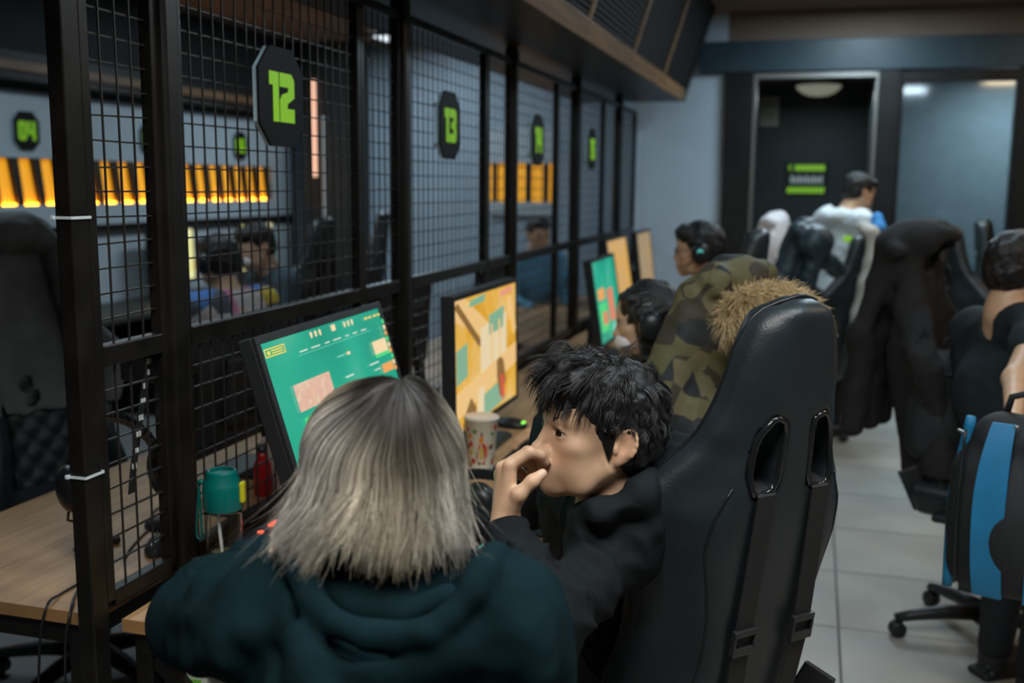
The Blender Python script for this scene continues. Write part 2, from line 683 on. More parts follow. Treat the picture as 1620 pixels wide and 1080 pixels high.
M_led2 = mat('amber_diffuser', (1, 0.5, 0.05), 0.5, emit=(1.0, 0.40, 0.015), estr=0.32)
sbox('light_diffuser', X5 - 0.0499, X5 - 0.0485, Y0, 9.08, 1.485, 1.785, M_led2, fas)
# soffit above the left bank
sl = struct(thing('soffit_left', 'dark grille soffit with wooden trim above the white fascia', None))
sbox('soffit_body', -5.06, -4.82, 2.0, 9.6, 2.27, 2.95, M_blackpaint, sl)
sbox('soffit_trim', -4.82, -4.80, 2.0, 9.6, 2.32, 2.38, M_wood, sl, 0.003)
g = MB()
for z in np.arange(2.46, 2.94, 0.03):
    g.box(-4.816, -4.81, 2.0, 9.6, z, z + 0.007)
for y in np.arange(2.0, 9.6, 0.04):
    g.box(-4.818, -4.812, y, y + 0.008, 2.44, 2.95)
go = g.build('soffit_grille', M_mesh_dark, sl)
go['kind'] = 'stuff'
# dark column and far amber box at the end of the left room
sbox('column_dark', -4.72, -4.22, 9.2, 9.6, 0, 2.95, M_darkwall)
far = struct(thing('wall_fascia_far', 'short amber lit slot on the far wall seen through the mesh', None))
sbox('fascia_board', -2.98, -2.35, 9.54, 9.6, 1.84, 2.16, M_white, far)
sbox('fascia_board', -2.98, -2.35, 9.54, 9.6, 1.36, 1.48, M_white, far)
sbox('light_diffuser', -2.98, -2.35, 9.575, 9.6, 1.48, 1.84, M_led2, far)
for k in range(4):
    sbox('fin', -2.95 + k * 0.165, -2.90 + k * 0.165, 9.55, 9.575, 1.48, 1.84, M_fin, far)
M_lamp = mat('lamp_glow_warm', (1, 0.6, 0.4), 0.5, emit=(1.0, 0.55, 0.38), estr=0.5)
ls = MB().box(-0.018, 0.018, -0.01, 0.01, -0.45, 0.45).build('strip_lamp', M_lamp)
ls.location = (-4.6, 9.17, 2.15)
tag(ls, 'narrow vertical pink glowing strip lamp on the dark column', 'lamp')
pl = MB().lathe([(0.03, 0), (0.03, 0.02), (0.02, 0.03), (0.02, 2.2), (0.026, 2.21), (0.026, 2.25)], n=16, cap=True).build('pole', mat('pale_pole', (0.45, 0.45, 0.45), 0.4), sm=True)
pl.location = (-4.42, 9.0, 0)
tag(pl, 'thin pale upright pole in front of the dark column', 'pole')
# bright ceiling panel of the left room
M_panel = mat('ceiling_panel_glow', (0.9, 0.95, 1), 0.5, emit=(0.8, 0.92, 1.0), estr=0.6)
cp = thing('ceiling_light_panel', 'bright white ceiling light panel of the left room', 'light', (-3.2, 8.9, 2.94))
MB().box(-0.62, 0.62, -0.22, 0.22, -0.02, 0.0).build('light_diffuser', M_panel, cp)
for b in ((-0.65, 0.65, -0.25, -0.22), (-0.65, 0.65, 0.22, 0.25), (-0.65, -0.62, -0.22, 0.22), (0.62, 0.65, -0.22, 0.22)):
    MB().box(*b, -0.03, 0.0).build('light_frame', M_blackpaint, cp)

# things in the back room
sg = thing('notice_sign', 'green and white striped notice sign on the dark back room wall', 'sign', (-0.09, 10.59, 1.72))
MB().box(-0.20, 0.20, -0.006, 0.01, -0.15, 0.15).build('plate', mat('sign_black', (0.012, 0.014, 0.012), 0.5), sg, bevel=0.006)
M_lime = mat('lime_print', (0.28, 0.62, 0.03), 0.5, emit=(0.28, 0.62, 0.03), estr=0.22)
M_wprint = mat('white_print', (0.75, 0.78, 0.75), 0.5)
for k in range(10):
    MB().prism([(0, 0), (0.026, 0), (0.036, 0.055), (0.010, 0.055)], 0.003,
               Matrix(((1, 0, 0, -0.18 + k * 0.035), (0, 0, -1, -0.006), (0, 1, 0, -0.135), (0, 0, 0, 1)))).build('stripe', M_lime, sg)
MB().prism([(0, 0.03), (0.02, 0.0), (0.035, 0.0), (0.015, 0.03), (0.035, 0.06), (0.02, 0.06)], 0.003,
           Matrix(((1, 0, 0, -0.175), (0, 0, -1, -0.006), (0, 1, 0, 0.075), (0, 0, 0, 1)))).build('chevron', M_lime, sg)
for k in range(7):
    MB().box(-0.11 + k * 0.04, -0.078 + k * 0.04, -0.009, -0.006, 0.078, 0.132).build('letter', M_lime, sg)
for k in range(9):
    MB().box(-0.15 + k * 0.034, -0.124 + k * 0.034, -0.009, -0.006, -0.04, 0.03 - 0.015 * (k % 2)).build('letter', M_wprint, sg)
dm = thing('dome_lamp', 'round white dome lamp on the back room ceiling', 'lamp', (-0.02, 10.2, 2.62))
M_dome = mat('dome_glass', (0.55, 0.56, 0.48), 0.25, emit=(0.8, 0.8, 0.6), estr=0.10)
MB().lathe([(0.20, 0.0), (0.235, -0.02), (0.235, -0.045), (0.20, -0.06)], n=32).build('rim', M_alu, dm, sm=True)
MB().lathe([(0.205, -0.05), (0.19, -0.085), (0.15, -0.12), (0.09, -0.145), (0.0, -0.155)], n=32).build('dome', M_dome, dm, sm=True)
fr = thing('wall_frame', 'small pale framed notice high on the back room wall beside the jamb', 'picture', (-0.47, 10.59, 2.36))
MB().box(-0.09, 0.09, -0.02, 0.01, -0.14, 0.14).build('frame', mat('pale_frame', (0.35, 0.32, 0.25), 0.6), fr, bevel=0.004)
MB().box(-0.065, 0.065, -0.023, -0.019, -0.115, 0.115).build('sheet', mat('aged_paper', (0.30, 0.28, 0.22), 0.8, noise=0.2, nscale=20), fr)

# ================================================================== mesh fence, number signs, desks
XF = -1.382
M_fence = mat('fence_black_steel', (0.0095, 0.0085, 0.0075), 0.34, noise=0.35, nscale=9, bump=0.04, bscale=200, spec=0.35)
M_wire = mat('fence_wire', (0.030, 0.027, 0.025), 0.42, metal=0.3)
fence = thing('mesh_fence', 'black steel mesh partition running between the two rows of desks', 'fence', (XF, 1.72, 0))
FO = Vector((XF, 1.72, 0))


def fbox(name, x0, x1, y0, y1, z0, z1, m=M_fence, bevel=0.003, seg=2):
    return MB().box(x0 - FO.x, x1 - FO.x, y0 - FO.y, y1 - FO.y, z0, z1).build(name, m, fence, bevel=bevel, seg=seg)


posts = [2.03, 3.41, 4.78, 6.15, 7.55]
subs = [3.05, 4.36, 5.66, 6.98, 8.26]
ZT = 2.22
fbox('corner_post', XF - 0.02, XF + 0.018, 1.695, 1.745, 0.0, 2.9, bevel=0.004)
for y in posts:
    fbox('post', XF - 0.03, XF + 0.03, y - 0.032, y + 0.032, 0.752, 2.27, bevel=0.014, seg=3)
spans = [(1.748, 2.0)] + [s for p, q, nx in zip(posts, subs, posts[1:] + [8.4]) for s in ((p + 0.032, q), (q, nx - 0.032))]
spans = [s for s in spans if s[1] <= 8.35]
rng = random.Random(3)


def wires(name, y0, y1, z0, z1):
    g = MB()
    n = max(2, round((y1 - y0) / 0.05))
    r = 0.0036
    for i in range(1, n):
        y = y0 + (y1 - y0) * i / n + rng.uniform(-.0025, .0025)
        a, b = rng.uniform(-.003, .003), rng.uniform(-.003, .003)
        g.bar((0.0018, y + a - FO.y, z0), (0.0018, y + b - FO.y, z1), r)
    m = max(2, round((z1 - z0) / 0.05))
    for i in range(1, m):
        z = z0 + (z1 - z0) * i / m
        g.bar((-0.0018, y0 - FO.y, z + rng.uniform(-.003, .003)), (-0.0018, y1 - FO.y, z + rng.uniform(-.003, .003)), r)
    o = g.build(name, M_wire, fence)
    o['kind'] = 'stuff'


for (y0, y1) in spans:
    w = 0.026
    fbox('panel_stile', XF - 0.015, XF + 0.015, y0, y0 + w, 0.78, ZT)
    fbox('panel_stile', XF - 0.015, XF + 0.015, y1 - w, y1, 0.78, ZT)
    fbox('bottom_rail', XF - 0.015, XF + 0.015, y0 + w, y1 - w, 0.765, 0.80)
    fbox('middle_rail', XF - 0.017, XF + 0.017, y0 + w, y1 - w, 1.275, 1.318)
    fbox('top_rail', XF - 0.015, XF + 0.015, y0 + w, y1 - w, ZT - 0.03, ZT)
    wires('wire_mesh', y0 + w, y1 - w, 1.318, ZT - 0.03)
    wires('wire_mesh', y0 + w, y1 - w, 0.80, 1.275)

# zip ties on the corner post
M_zip = mat('white_nylon', (0.62, 0.68, 0.70), 0.4)
for z, lb in ((1.578, 'white cable tie around the fence corner post, the upper one'),
              (1.065, 'white cable tie around the fence corner post, the lower one at bottle height')):
    zt_ = thing('cable_tie', lb, 'cable tie', (XF, 1.72, z), group='cable ties on the corner post')
    x0, x1, y0, y1 = -0.0225, 0.0205, -0.0275, 0.0275
    g = MB()
    for b in ((x0, x1, y0 - .0016, y0), (x0, x1, y1, y1 + .0016), (x0 - .0016, x0, y0, y1), (x1, x1 + .0016, y0, y1)):
        g.box(*b, -0.0028, 0.0028)
    g.build('strap', M_zip, zt_)
    MB().box(x0 - .002, x0 + .006, y0 - .006, y0 - .001, -0.004, 0.004).build('lock_head', M_zip, zt_, bevel=0.001)

# ------------------------------------------------ number signs
DIG = {  # chunky stencil digits in a 1 x 1.62 cell: filled outline with notches
    '1': [[(0.0, 1.62), (0.62, 1.62), (0.62, 0.0), (0.24, 0.0), (0.24, 1.18), (0.0, 1.18)]],
    '2': [[(0.0, 1.62), (0.80, 1.62), (1.0, 1.42), (1.0, 0.84), (0.52, 0.62), (0.50, 0.46), (1.0, 0.46), (1.0, 0.0), (0.0, 0.0),
           (0.0, 0.72), (0.14, 0.90), (0.58, 1.02), (0.58, 1.16), (0.0, 1.16)]],
    '3': [[(0.0, 1.62), (0.82, 1.62), (1.0, 1.44), (1.0, 0.98), (0.92, 0.84), (1.0, 0.70), (1.0, 0.18), (0.82, 0.0), (0.0, 0.0),
           (0.0, 0.42), (0.58, 0.42), (0.58, 0.66), (0.26, 0.66), (0.26, 1.0), (0.58, 1.0), (0.58, 1.20), (0.0, 1.20)]],
    '4': [[(0.0, 1.62), (0.40, 1.62), (0.40, 0.88), (0.60, 0.88), (0.60, 1.62), (1.0, 1.62), (1.0, 0.0), (0.60, 0.0), (0.60, 0.48),
           (0.16, 0.48), (0.0, 0.64)]],
    '5': [[(0.0, 1.62), (1.0, 1.62), (1.0, 1.18), (0.42, 1.18), (0.42, 1.0), (0.82, 1.0), (1.0, 0.82), (1.0, 0.18), (0.82, 0.0),
           (0.0, 0.0), (0.0, 0.42), (0.58, 0.42), (0.58, 0.60), (0.0, 0.60)]],
    '6': [[(0.18, 1.62), (1.0, 1.62), (1.0, 1.20), (0.42, 1.20), (0.42, 1.0), (0.82, 1.0), (1.0, 0.82), (1.0, 0.18), (0.82, 0.0),
           (0.18, 0.0), (0.0, 0.18), (0.0, 1.44)]],
    '0': [[(0.18, 1.62), (0.5, 1.62), (0.5, 1.20), (0.42, 1.20), (0.42, 0.42), (0.5, 0.42), (0.5, 0.0), (0.18, 0.0), (0.0, 0.18), (0.0, 1.44)],
          [(0.5, 1.62), (0.82, 1.62), (1.0, 1.44), (1.0, 0.18), (0.82, 0.0), (0.5, 0.0), (0.5, 0.42), (0.58, 0.42), (0.58, 1.20), (0.5, 1.20)]],
}
M_signb = mat('sign_black_acrylic', (0.007, 0.007, 0.007), 0.55, noise=0.15, spec=0.15)
M_edge = mat('sign_clear_edge', (0.45, 0.60, 0.64), 0.2, spec=0.7)
M_green = mat('sign_lime', (0.27, 0.60, 0.012), 0.45, emit=(0.27, 0.6, 0.012), estr=0.12)


def number_sign(txt, loc, label, w=0.235, h=0.25, off=0.035, depth=0.006):
    """faces +X; local y is the reading direction"""
    t = thing('number_sign', label, 'sign', loc, group='octagonal station number signs')
    c = 0.058
    oct_ = [(-w / 2, -h / 2 + c), (-w / 2 + c, -h / 2), (w / 2 - c, -h / 2), (w / 2, -h / 2 + c),
            (w / 2, h / 2 - c), (w / 2 - c, h / 2), (-w / 2 + c, h / 2), (-w / 2, h / 2 - c)]
    Mx = Matrix(((0, 0, 1, off), (1, 0, 0, 0), (0, 1, 0, 0), (0, 0, 0, 1)))
    MB().prism(oct_, depth, Mx).build('plate', M_signb, t)
    Me = Matrix(((0, 0, 1, off - 0.012), (1, 0, 0, 0), (0, 1, 0, 0), (0, 0, 0, 1)))
    MB().prism([(x * 0.985, y * 0.985) for x, y in oct_], 0.012, Me).build('acrylic_backing', M_edge, t)
    dh = 0.125
    s = dh / 1.62
    gap = 0.08 * s
    w1 = (0.62 if txt[0] == '1' else 1.0) * s
    w2 = (0.62 if txt[1] == '1' else 1.0) * s
    x = -(w1 + w2 + gap) / 2
    for ch, ww in ((txt[0], w1), (txt[1], w2)):
        g = MB()
        for poly in DIG[ch]:
            Md = Matrix(((0, 0, 1, off + depth), (s, 0, 0, x), (0, s, 0, -dh / 2), (0, 0, 0, 1)))
            g.prism(poly, 0.0012, Md)
        g.build('digit', M_green, t)
        x += ww + gap
    for yy in (-w * .3, w * .3):
        for zz in (-h * .3, h * .3):
            MB().box(0.004, off - 0.0125, yy - .006, yy + .006, zz - .006, zz + .006).build('standoff', M_alu, t)
    return t


FL = {'12': 'large nearest octagonal sign reading 12 on the mesh fence',
      '13': 'octagonal fence sign reading 13, second from the camera, above the golden screen',
      '14': 'narrow looking octagonal fence sign reading 14, third along the mesh',
      '15': 'smallest farthest fence sign reading 15, nearest the grey wall',
      '04': 'octagonal sign reading 04 on the white fascia, left of the corner post',
      '05': 'wall sign reading 05 on the white fascia, partly behind the round post',
      '06': 'farthest fascia sign reading 06, seen through the mesh just left of sign 12'}
for txt, y in (('12', 2.49), ('13', 3.80), ('14', 5.12), ('15', 6.44)):
    number_sign(txt, (XF + 0.002, y, 1.865), FL[txt])
for txt, y in (('04', 5.81), ('05', 7.14), ('06', 8.48)):
    number_sign(txt, (X5 - 0.001, y, 1.965), FL[txt], off=0.013, depth=0.004)

# ------------------------------------------------ desks
M_desk = mat('desk_oak_laminate', (0.46, 0.27, 0.13), 0.38, col2=(0.35, 0.19, 0.085), nscale=3.2, stretch=(14, 0.9, 6), bump=0.02, bscale=30)
M_deskedge = mat('desk_edge_band', (0.34, 0.19, 0.075), 0.45, noise=0.1, nscale=10)


def desk(label, x0, x1, split, y0=1.752, y1=8.3):
    t = thing('desk', label, 'desk', ((x0 + x1) / 2, y0, 0), group='long desks either side of the fence')
    ox, oy = (x0 + x1) / 2, y0

    def b(name, a0, a1, b0, b1, c0, c1, m, bev=0.002):
        return MB().box(a0 - ox, a1 - ox, b0 - oy, b1 - oy, c0, c1).build(name, m, t, bevel=bev)
    cuts = [x0] + split + [x1]
    for i in range(len(cuts) - 1):
        b('top_board', cuts[i] + (0.0012 if i else 0), cuts[i + 1] - (0.0012 if i < len(cuts) - 2 else 0), y0 + 0.004, y1, 0.722, 0.75, M_desk, 0.0015)
    b('edge_band', x0, x1, y0, y0 + 0.0035, 0.722, 0.7498, M_deskedge, 0.0)
    b('frame_rail', x0 + 0.02, x1 - 0.02, y0 + 0.012, y0 + 0.052, 0.672, 0.722, M_fence)
    b('frame_rail', x0 + 0.02, x0 + 0.06, y0 + 0.052, y1, 0.672, 0.722, M_fence)
    b('frame_rail', x1 - 0.06, x1 - 0.02, y0 + 0.052, y1, 0.672, 0.722, M_fence)
    for yy in (y0 + 0.012, y0 + 1.33, y0 + 2.65, y0 + 3.97, y0 + 5.29, y1 - 0.06):
        for xx in (x0 + 0.02, x1 - 0.06):
            b('leg', xx, xx + 0.04, yy, yy + 0.04, 0.0, 0.672, M_fence)
        g = MB()
        g.bar((x0 + 0.06 - ox, yy + 0.02 - oy, 0.66), (x1 - 0.06 - ox, yy + 0.02 - oy, 0.12), 0.03, 0.03)
        g.build('cross_brace', M_fence, t)
    return t


desk('oak topped desk on the near side of the fence, holding the cup and bottle', -1.34, -0.575, [-0.97])
desk('oak topped desk at the left edge behind the fence, nearly bare', -2.10, -1.425, [-1.79])
# left bank desk against the wall
dl = thing('wall_desk', 'dark long counter desk under the white fascia on the left wall', 'desk', (-4.7, 6.3, 0))
MB().box(-0.33, 0.33, -3.1, 3.1, 0.715, 0.75).build('top_board', mat('dark_desk', (0.05, 0.045, 0.04), 0.5), dl, bevel=0.003)
for yy in (-3.0, -1.5, 0, 1.5, 3.0):
    MB().box(-0.28, 0.28, yy - 0.02, yy + 0.02, 0.0, 0.715).build('side_panel', M_fence, dl, bevel=0.003)

# ================================================================== monitors
M_bezel = mat('monitor_black_plastic', (0.014, 0.015, 0.016), 0.5, bump=0.03, bscale=300)


def emat(name, c, s=1.0):
    return mat(name, tuple(min(1, x) * 0.2 for x in c), 0.3, emit=c, estr=s * 0.5)


def screen_mat(name, cols, scale, s, detail=3, distort=0.6, seed=0.0, stretch=(1, 1, 1)):
    """glowing screen picture: procedural colour fields"""
    if name in MATS:
        return MATS[name]
    m = bpy.data.materials.new(name)
    m.use_nodes = True
    nt = m.node_tree
    b = nt.nodes['Principled BSDF']
    b.inputs['Base Color'].default_value = (0.02, 0.02, 0.02, 1)
    b.inputs['Roughness'].default_value = 0.25
    tc = nt.nodes.new('ShaderNodeTexCoord')
    mp = nt.nodes.new('ShaderNodeMapping')
    mp.inputs['Location'].default_value = (seed, seed * 0.7, 0)
    mp.inputs['Scale'].default_value = stretch
    nt.links.new(tc.outputs['Object'], mp.inputs['Vector'])
    n = nt.nodes.new('ShaderNodeTexNoise')
    n.inputs['Scale'].default_value = scale
    n.inputs['Detail'].default_value = detail
    n.inputs['Distortion'].default_value = distort
    nt.links.new(mp.outputs['Vector'], n.inputs['Vector'])
    r = nt.nodes.new('ShaderNodeValToRGB')
    el = r.color_ramp.elements
    el[0].position, el[1].position = 0.3, 0.7
    el[0].color = (*cols[0], 1)
    el[1].color = (*cols[-1], 1)
    for i, c in enumerate(cols[1:-1]):
        e = el.new(0.3 + 0.4 * (i + 1) / (len(cols) - 1))
        e.color = (*c, 1)
    nt.links.new(n.outputs['Fac'], r.inputs['Fac'])
    nt.links.new(r.outputs['Color'], b.inputs['Emission Color'])
    b.inputs['Emission Strength'].default_value = s * 0.5
    MATS[name] = m
    return m


def monitor(label, loc, rz, tilt, w, h, scr, overlay=(), bottom=0.13, bez=0.018, group='gaming monitors on the right desk'):
    """loc: foot on the desk; the screen faces local -Y before rotation rz; tilt leans it back"""
    t = thing('monitor', label, 'monitor', loc, rz, group)
    R = Matrix.Translation((0, 0, bottom)) @ Matrix.Rotation(-tilt, 4, 'X')
    W2, H2 = w / 2 + bez, h + 2 * bez

    def part(name, x0, x1, y0, y1, z0, z1, m, par=None, bev=0.0):
        return MB().box(x0, x1, y0, y1, z0, z1, R).build(name, m, par or t, bevel=bev)
    bd = part('housing', -W2, W2, 0.002, 0.038, 0, H2, M_bezel, bev=0.004)
    part('rear_bulge', -W2 * 0.55, W2 * 0.55, 0.038, 0.062, H2 * 0.2, H2 * 0.8, M_bezel, bev=0.012)
    part('bezel', -W2, W2, -0.006, 0.002, H2 - bez, H2, M_bezel, bev=0.0015)
    part('bezel', -W2, W2, -0.006, 0.002, 0, bez, M_bezel, bev=0.0015)
    part('bezel', -W2, -W2 + bez, -0.006, 0.002, bez, H2 - bez, M_bezel, bev=0.0015)
    part('bezel', W2 - bez, W2, -0.006, 0.002, bez, H2 - bez, M_bezel, bev=0.0015)
    sc = part('screen', -w / 2, w / 2, -0.002, 0.0019, bez, bez + h, scr)
    for nm, poly, m in overlay:
        v = [tuple(R @ Vector((-w / 2 + a * w, -0.0021 - 0.00015 * len(sc.children), bez + b * h))) for a, b in poly]
        raw(nm, v, [tuple(range(len(v)))], m, sc)
    c = R @ Vector((0, 0.05, H2 * 0.4))
    g = MB()
    g.bar((0, 0.13, 0.012), (c.x, c.y + 0.03, c.z), 0.06, 0.03, up=(0, 1, 0))
    g.build('stand_neck', M_bezel, t, bevel=0.004)
    MB().prism([(-0.13, -0.03), (-0.10, -0.06), (0.10, -0.06), (0.13, -0.03), (0.11, 0.14), (0.06, 0.19), (-0.06, 0.19), (-0.11, 0.14)], 0.013).build('stand_base', M_bezel, t, bevel=0.003)
    return t


def rect(x0, y0, x1, y1):
    return [(x0, y0), (x1, y0), (x1, y1), (x0, y1)]


E1 = emat('ui_cream', (0.95, 0.72, 0.42), 0.85)
E2 = emat('ui_white', (0.75, 0.9, 0.75), 0.75)
E3 = emat('ui_yellow', (0.95, 0.7, 0.12), 0.85)
E4 = emat('ui_green', (0.1, 0.75, 0.25), 0.8)
E5 = emat('ui_orange', (0.95, 0.42, 0.12), 0.8)
E6 = emat('ui_mint', (0.25, 0.75, 0.6), 0.7)
E7 = screen_mat('ui_picture', [(0.95, 0.62, 0.38), (0.85, 0.5, 0.4), (0.95, 0.8, 0.5)], 30, 0.85)
ov = []
ov.append(('screen_box', rect(0.015, 0.915, 0.155, 0.965), E3))
ov.append(('screen_box', rect(0.021, 0.922, 0.149, 0.958), emat('ui_deepgreen', (0.02, 0.45, 0.22), 0.8)))
ov.append(('screen_text', rect(0.06, 0.943, 0.14, 0.951), E3))
ov.append(('screen_text', rect(0.06, 0.929, 0.14, 0.936), E3))
ov.append(('screen_icon', rect(0.03, 0.928, 0.05, 0.95), E3))
for x in (0.36, 0.395, 0.43, 0.645, 0.68, 0.715):
    ov.append(('screen_icon', [(x - 0.006, 0.945), (x + 0.006, 0.945), (x + 0.01, 0.975), (x, 0.985), (x - 0.01, 0.975)], E1))
ov.append(('screen_icon', rect(0.525, 0.945, 0.56, 0.985), E1))
for x0, x1 in ((0.24, 0.30), (0.33, 0.40), (0.44, 0.48), (0.51, 0.58), (0.62, 0.65), (0.69, 0.73), (0.77, 0.82)):
    ov.append(('screen_text', rect(x0, 0.885, x1, 0.893), E2))
ov.append(('screen_rule', rect(0.22, 0.868, 0.86, 0.871), E6))
for x in (0.83, 0.87, 0.92, 0.96):
    ov.append(('screen_text', rect(x, 0.95, x + 0.028, 0.965), E3))
ov.append(('screen_text', rect(0.50, 0.775, 0.56, 0.785), E6))
ov.append(('screen_icon', rect(0.585, 0.77, 0.615, 0.79), E1))
ov.append(('screen_text', rect(0.52, 0.635, 0.59, 0.645), E2))
ov.append(('screen_tile', rect(0.12, 0.56, 0.40, 0.72), E7))
ov.append(('screen_tile', rect(0.13, 0.34, 0.38, 0.52), E4))
ov.append(('screen_tile', rect(0.135, 0.36, 0.27, 0.46), E7))
ov.append(('screen_tile', rect(0.83, 0.70, 0.97, 0.79), E1))
ov.append(('screen_tile', rect(0.83, 0.675, 0.99, 0.70), E4))
ov.append(('screen_tile', rect(0.86, 0.56, 0.97, 0.62), E5))
ov.append(('screen_text', rect(0.75, 0.645, 0.84, 0.655), E2))
ov.append(('screen_text', rect(0.78, 0.60, 0.84, 0.608), E2))
for k in range(9):
    ov.append(('screen_tile', rect(0.975, 0.55 + k * 0.042, 0.998, 0.583 + k * 0.042), (E5, E1, E4)[k % 3]))
MS1 = screen_mat('screen_teal_menu', [(0.0, 0.34, 0.22), (0.015, 0.47, 0.30), (0.16, 0.56, 0.38)], 3.0, 0.85, detail=1, distort=0.3)
# the screen faces +X (rz = 90 deg: local -Y -> world +X)
monitor('tilted monitor with a teal green menu screen, behind the blonde hair', (-1.02, 2.315, 0.75), math.radians(92), math.radians(17), 0.69, 0.39, MS1, ov, bottom=0.165)
Y1_ = emat('game_ochre', (0.85, 0.42, 0.02), 0.85)
Y2_ = emat('game_tan', (0.90, 0.58, 0.24), 0.85)
Y3_ = emat('game_teal', (0.28, 0.55, 0.36), 0.7)
Y4_ = emat('game_red', (0.75, 0.10, 0.05), 0.8)
Y5_ = emat('game_brown', (0.32, 0.17, 0.05), 0.7)
Y6_ = emat('game_pale', (0.85, 0.70, 0.45), 0.85)
ov2 = [('screen_shape', [(0, 1), (0.15, 1), (0.55, 0.72), (0.5, 0.62), (0, 0.85)], Y2_),
       ('screen_shape', [(0.0, 0.95), (0.05, 0.98), (0.42, 0.60), (0.36, 0.58)], Y5_),
       ('screen_shape', [(0.02, 0.62), (0.18, 0.66), (0.18, 0.40), (0.02, 0.36)], Y3_),
       ('screen_shape', [(0.38, 0.72), (0.82, 0.78), (0.82, 0.40), (0.38, 0.36)], Y6_),
       ('screen_shape', [(0.52, 0.80), (0.78, 0.84), (0.76, 0.66), (0.52, 0.64)], Y3_),
       ('screen_shape', [(0.55, 0.72), (0.58, 0.72), (0.58, 0.38), (0.55, 0.38)], Y2_),
       ('screen_shape', [(0.68, 0.74), (0.71, 0.74), (0.71, 0.40), (0.68, 0.40)], Y2_),
       ('screen_shape', [(0.0, 0.30), (0.45, 0.38), (1.0, 0.48), (1.0, 0.30), (0.0, 0.10)], Y2_),
       ('screen_shape', [(0.12, 0.10), (0.22, 0.22), (0.30, 0.12), (0.30, 0.0), (0.08, 0.0)], Y5_),
       ('screen_shape', [(0.34, 0.24), (0.42, 0.26), (0.46, 0.0), (0.30, 0.0)], Y6_),
       ('screen_shape', [(0.42, 0.18), (0.68, 0.22), (0.80, 0.04), (0.42, 0.0)], Y3_),
       ('screen_figure', [(0.64, 0.40), (0.70, 0.42), (0.76, 0.38), (0.80, 0.20), (0.74, 0.06), (0.68, 0.10), (0.64, 0.26)], Y5_),
       ('screen_figure', [(0.70, 0.26), (0.76, 0.26), (0.78, 0.06), (0.72, 0.04)], Y4_),
       ('screen_shape', [(0.70, 0.96), (0.92, 0.99), (0.92, 0.94), (0.70, 0.92)], emat('game_pink', (0.9, 0.35, 0.25), 0.8)),
       ('screen_shape', [(0.22, 0.97), (0.46, 0.99), (0.44, 0.93), (0.2, 0.92)], Y3_),
       ('screen_shape', [(0.84, 0.90), (0.90, 0.92), (1.0, 0.60), (0.95, 0.55)], Y2_)]
MS2 = screen_mat('screen_game_gold', [(0.75, 0.36, 0.01), (0.88, 0.48, 0.06), (0.9, 0.58, 0.2)], 6.0, 0.85)
monitor('upright monitor showing a golden game room, beside the patterned cup', (-1.065, 3.42, 0.75), math.radians(90), math.radians(1), 0.70, 0.43, MS2, ov2, bottom=0.085)
ov3 = [('screen_tile', rect(0.1, 0.52, 0.38, 0.66), E5), ('screen_tile', rect(0.5, 0.2, 0.75, 0.62), emat('ui_red', (0.85, 0.25, 0.15), 0.8)),
       ('screen_tile', rect(0.08, 0.12, 0.42, 0.48), E4), ('screen_tile', rect(0.2, 0.2, 0.4, 0.36), emat('ui_red', (1, 1, 1))),
       ('screen_tile', rect(0.55, 0.06, 0.9, 0.16), E6)]
monitor('far monitor with a green screen and red boxes, by the masked player', (-1.01, 5.50, 0.75), math.radians(90), math.radians(9), 0.60, 0.42, MS1, ov3, bottom=0.07)
MS4 = screen_mat('screen_gold_far', [(0.8, 0.42, 0.03), (0.75, 0.42, 0.12), (0.62, 0.42, 0.2)], 4.0, 0.8)
monitor('far monitor with a golden orange screen, second from the grey wall', (-1.14, 6.62, 0.75), math.radians(90), math.radians(9), 0.66, 0.44, MS4, (), bottom=0.10)
MS5 = screen_mat('screen_tan_far', [(0.62, 0.36, 0.08), (0.5, 0.33, 0.14), (0.55, 0.4, 0.2)], 4.0, 0.6)
monitor('farthest monitor with a dull tan screen against the grey wall', (-1.14, 7.62, 0.75), math.radians(90), math.radians(7), 0.60, 0.44, MS5, (), bottom=0.10)
# monitors of the left bank: seen from the front, glowing pale yellow
MSL = screen_mat('screen_pale_yellow', [(0.95, 0.72, 0.25), (0.85, 0.9, 0.4), (1.0, 0.85, 0.5)], 5.0, 0.9)
for i, (y, lb) in enumerate(((4.6, 'pale yellow monitor at the left picture edge, beyond the hoodie'), (5.75, 'pale yellow monitor on the wall counter, behind the corner post'),
                             (7.15, 'pale yellow wall counter screen glimpsed between the two near posts'), (8.45, 'farthest pale yellow wall counter screen, over the headset wearer'))):
    monitor(lb, (-4.82, y, 0.75), math.radians(90), 0.03, 0.56, 0.40, MSL, (), bottom=0.10, group='monitors on the wall counter')

# ================================================================== gaming chairs
M_leather = mat('black_leatherette', (0.015, 0.021, 0.024), 0.38, noise=0.15, nscale=5, bump=0.10, bscale=260, spec=0.5)
M_leather2 = mat('black_leatherette_quilt', (0.010, 0.011, 0.012), 0.45, bump=0.1, bscale=200)
M_gloss = mat('gloss_black_plastic', (0.010, 0.011, 0.012), 0.12, spec=0.6)
M_plast = mat('matt_black_plastic', (0.014, 0.015, 0.016), 0.42, noise=0.2)
M_strap = mat('black_webbing', (0.012, 0.012, 0.013), 0.75, bump=0.2, bscale=500)
M_pipe = mat('black_piping', (0.008, 0.009, 0.010), 0.35)
VH = [0, .08, .2, .28, .36, .44, .50, .56, .62, .70, .80, .85, .875, .895]
HW = [.245, .24, .212, .214, .238, .270, .258, .208, .160, .130, .108, .089, .064, .030]
WING_V = [0, .1, .3, .45, .55, .65, .75, .9]
WING_W = [.10, .11, .105, .120, .085, .040, .025, .02]


def hwf(v):
    v = np.asarray(v, float)
    return sum(np.interp(v + o, VH, HW) for o in (-.012, -.006, 0, .006, .012)) / 5


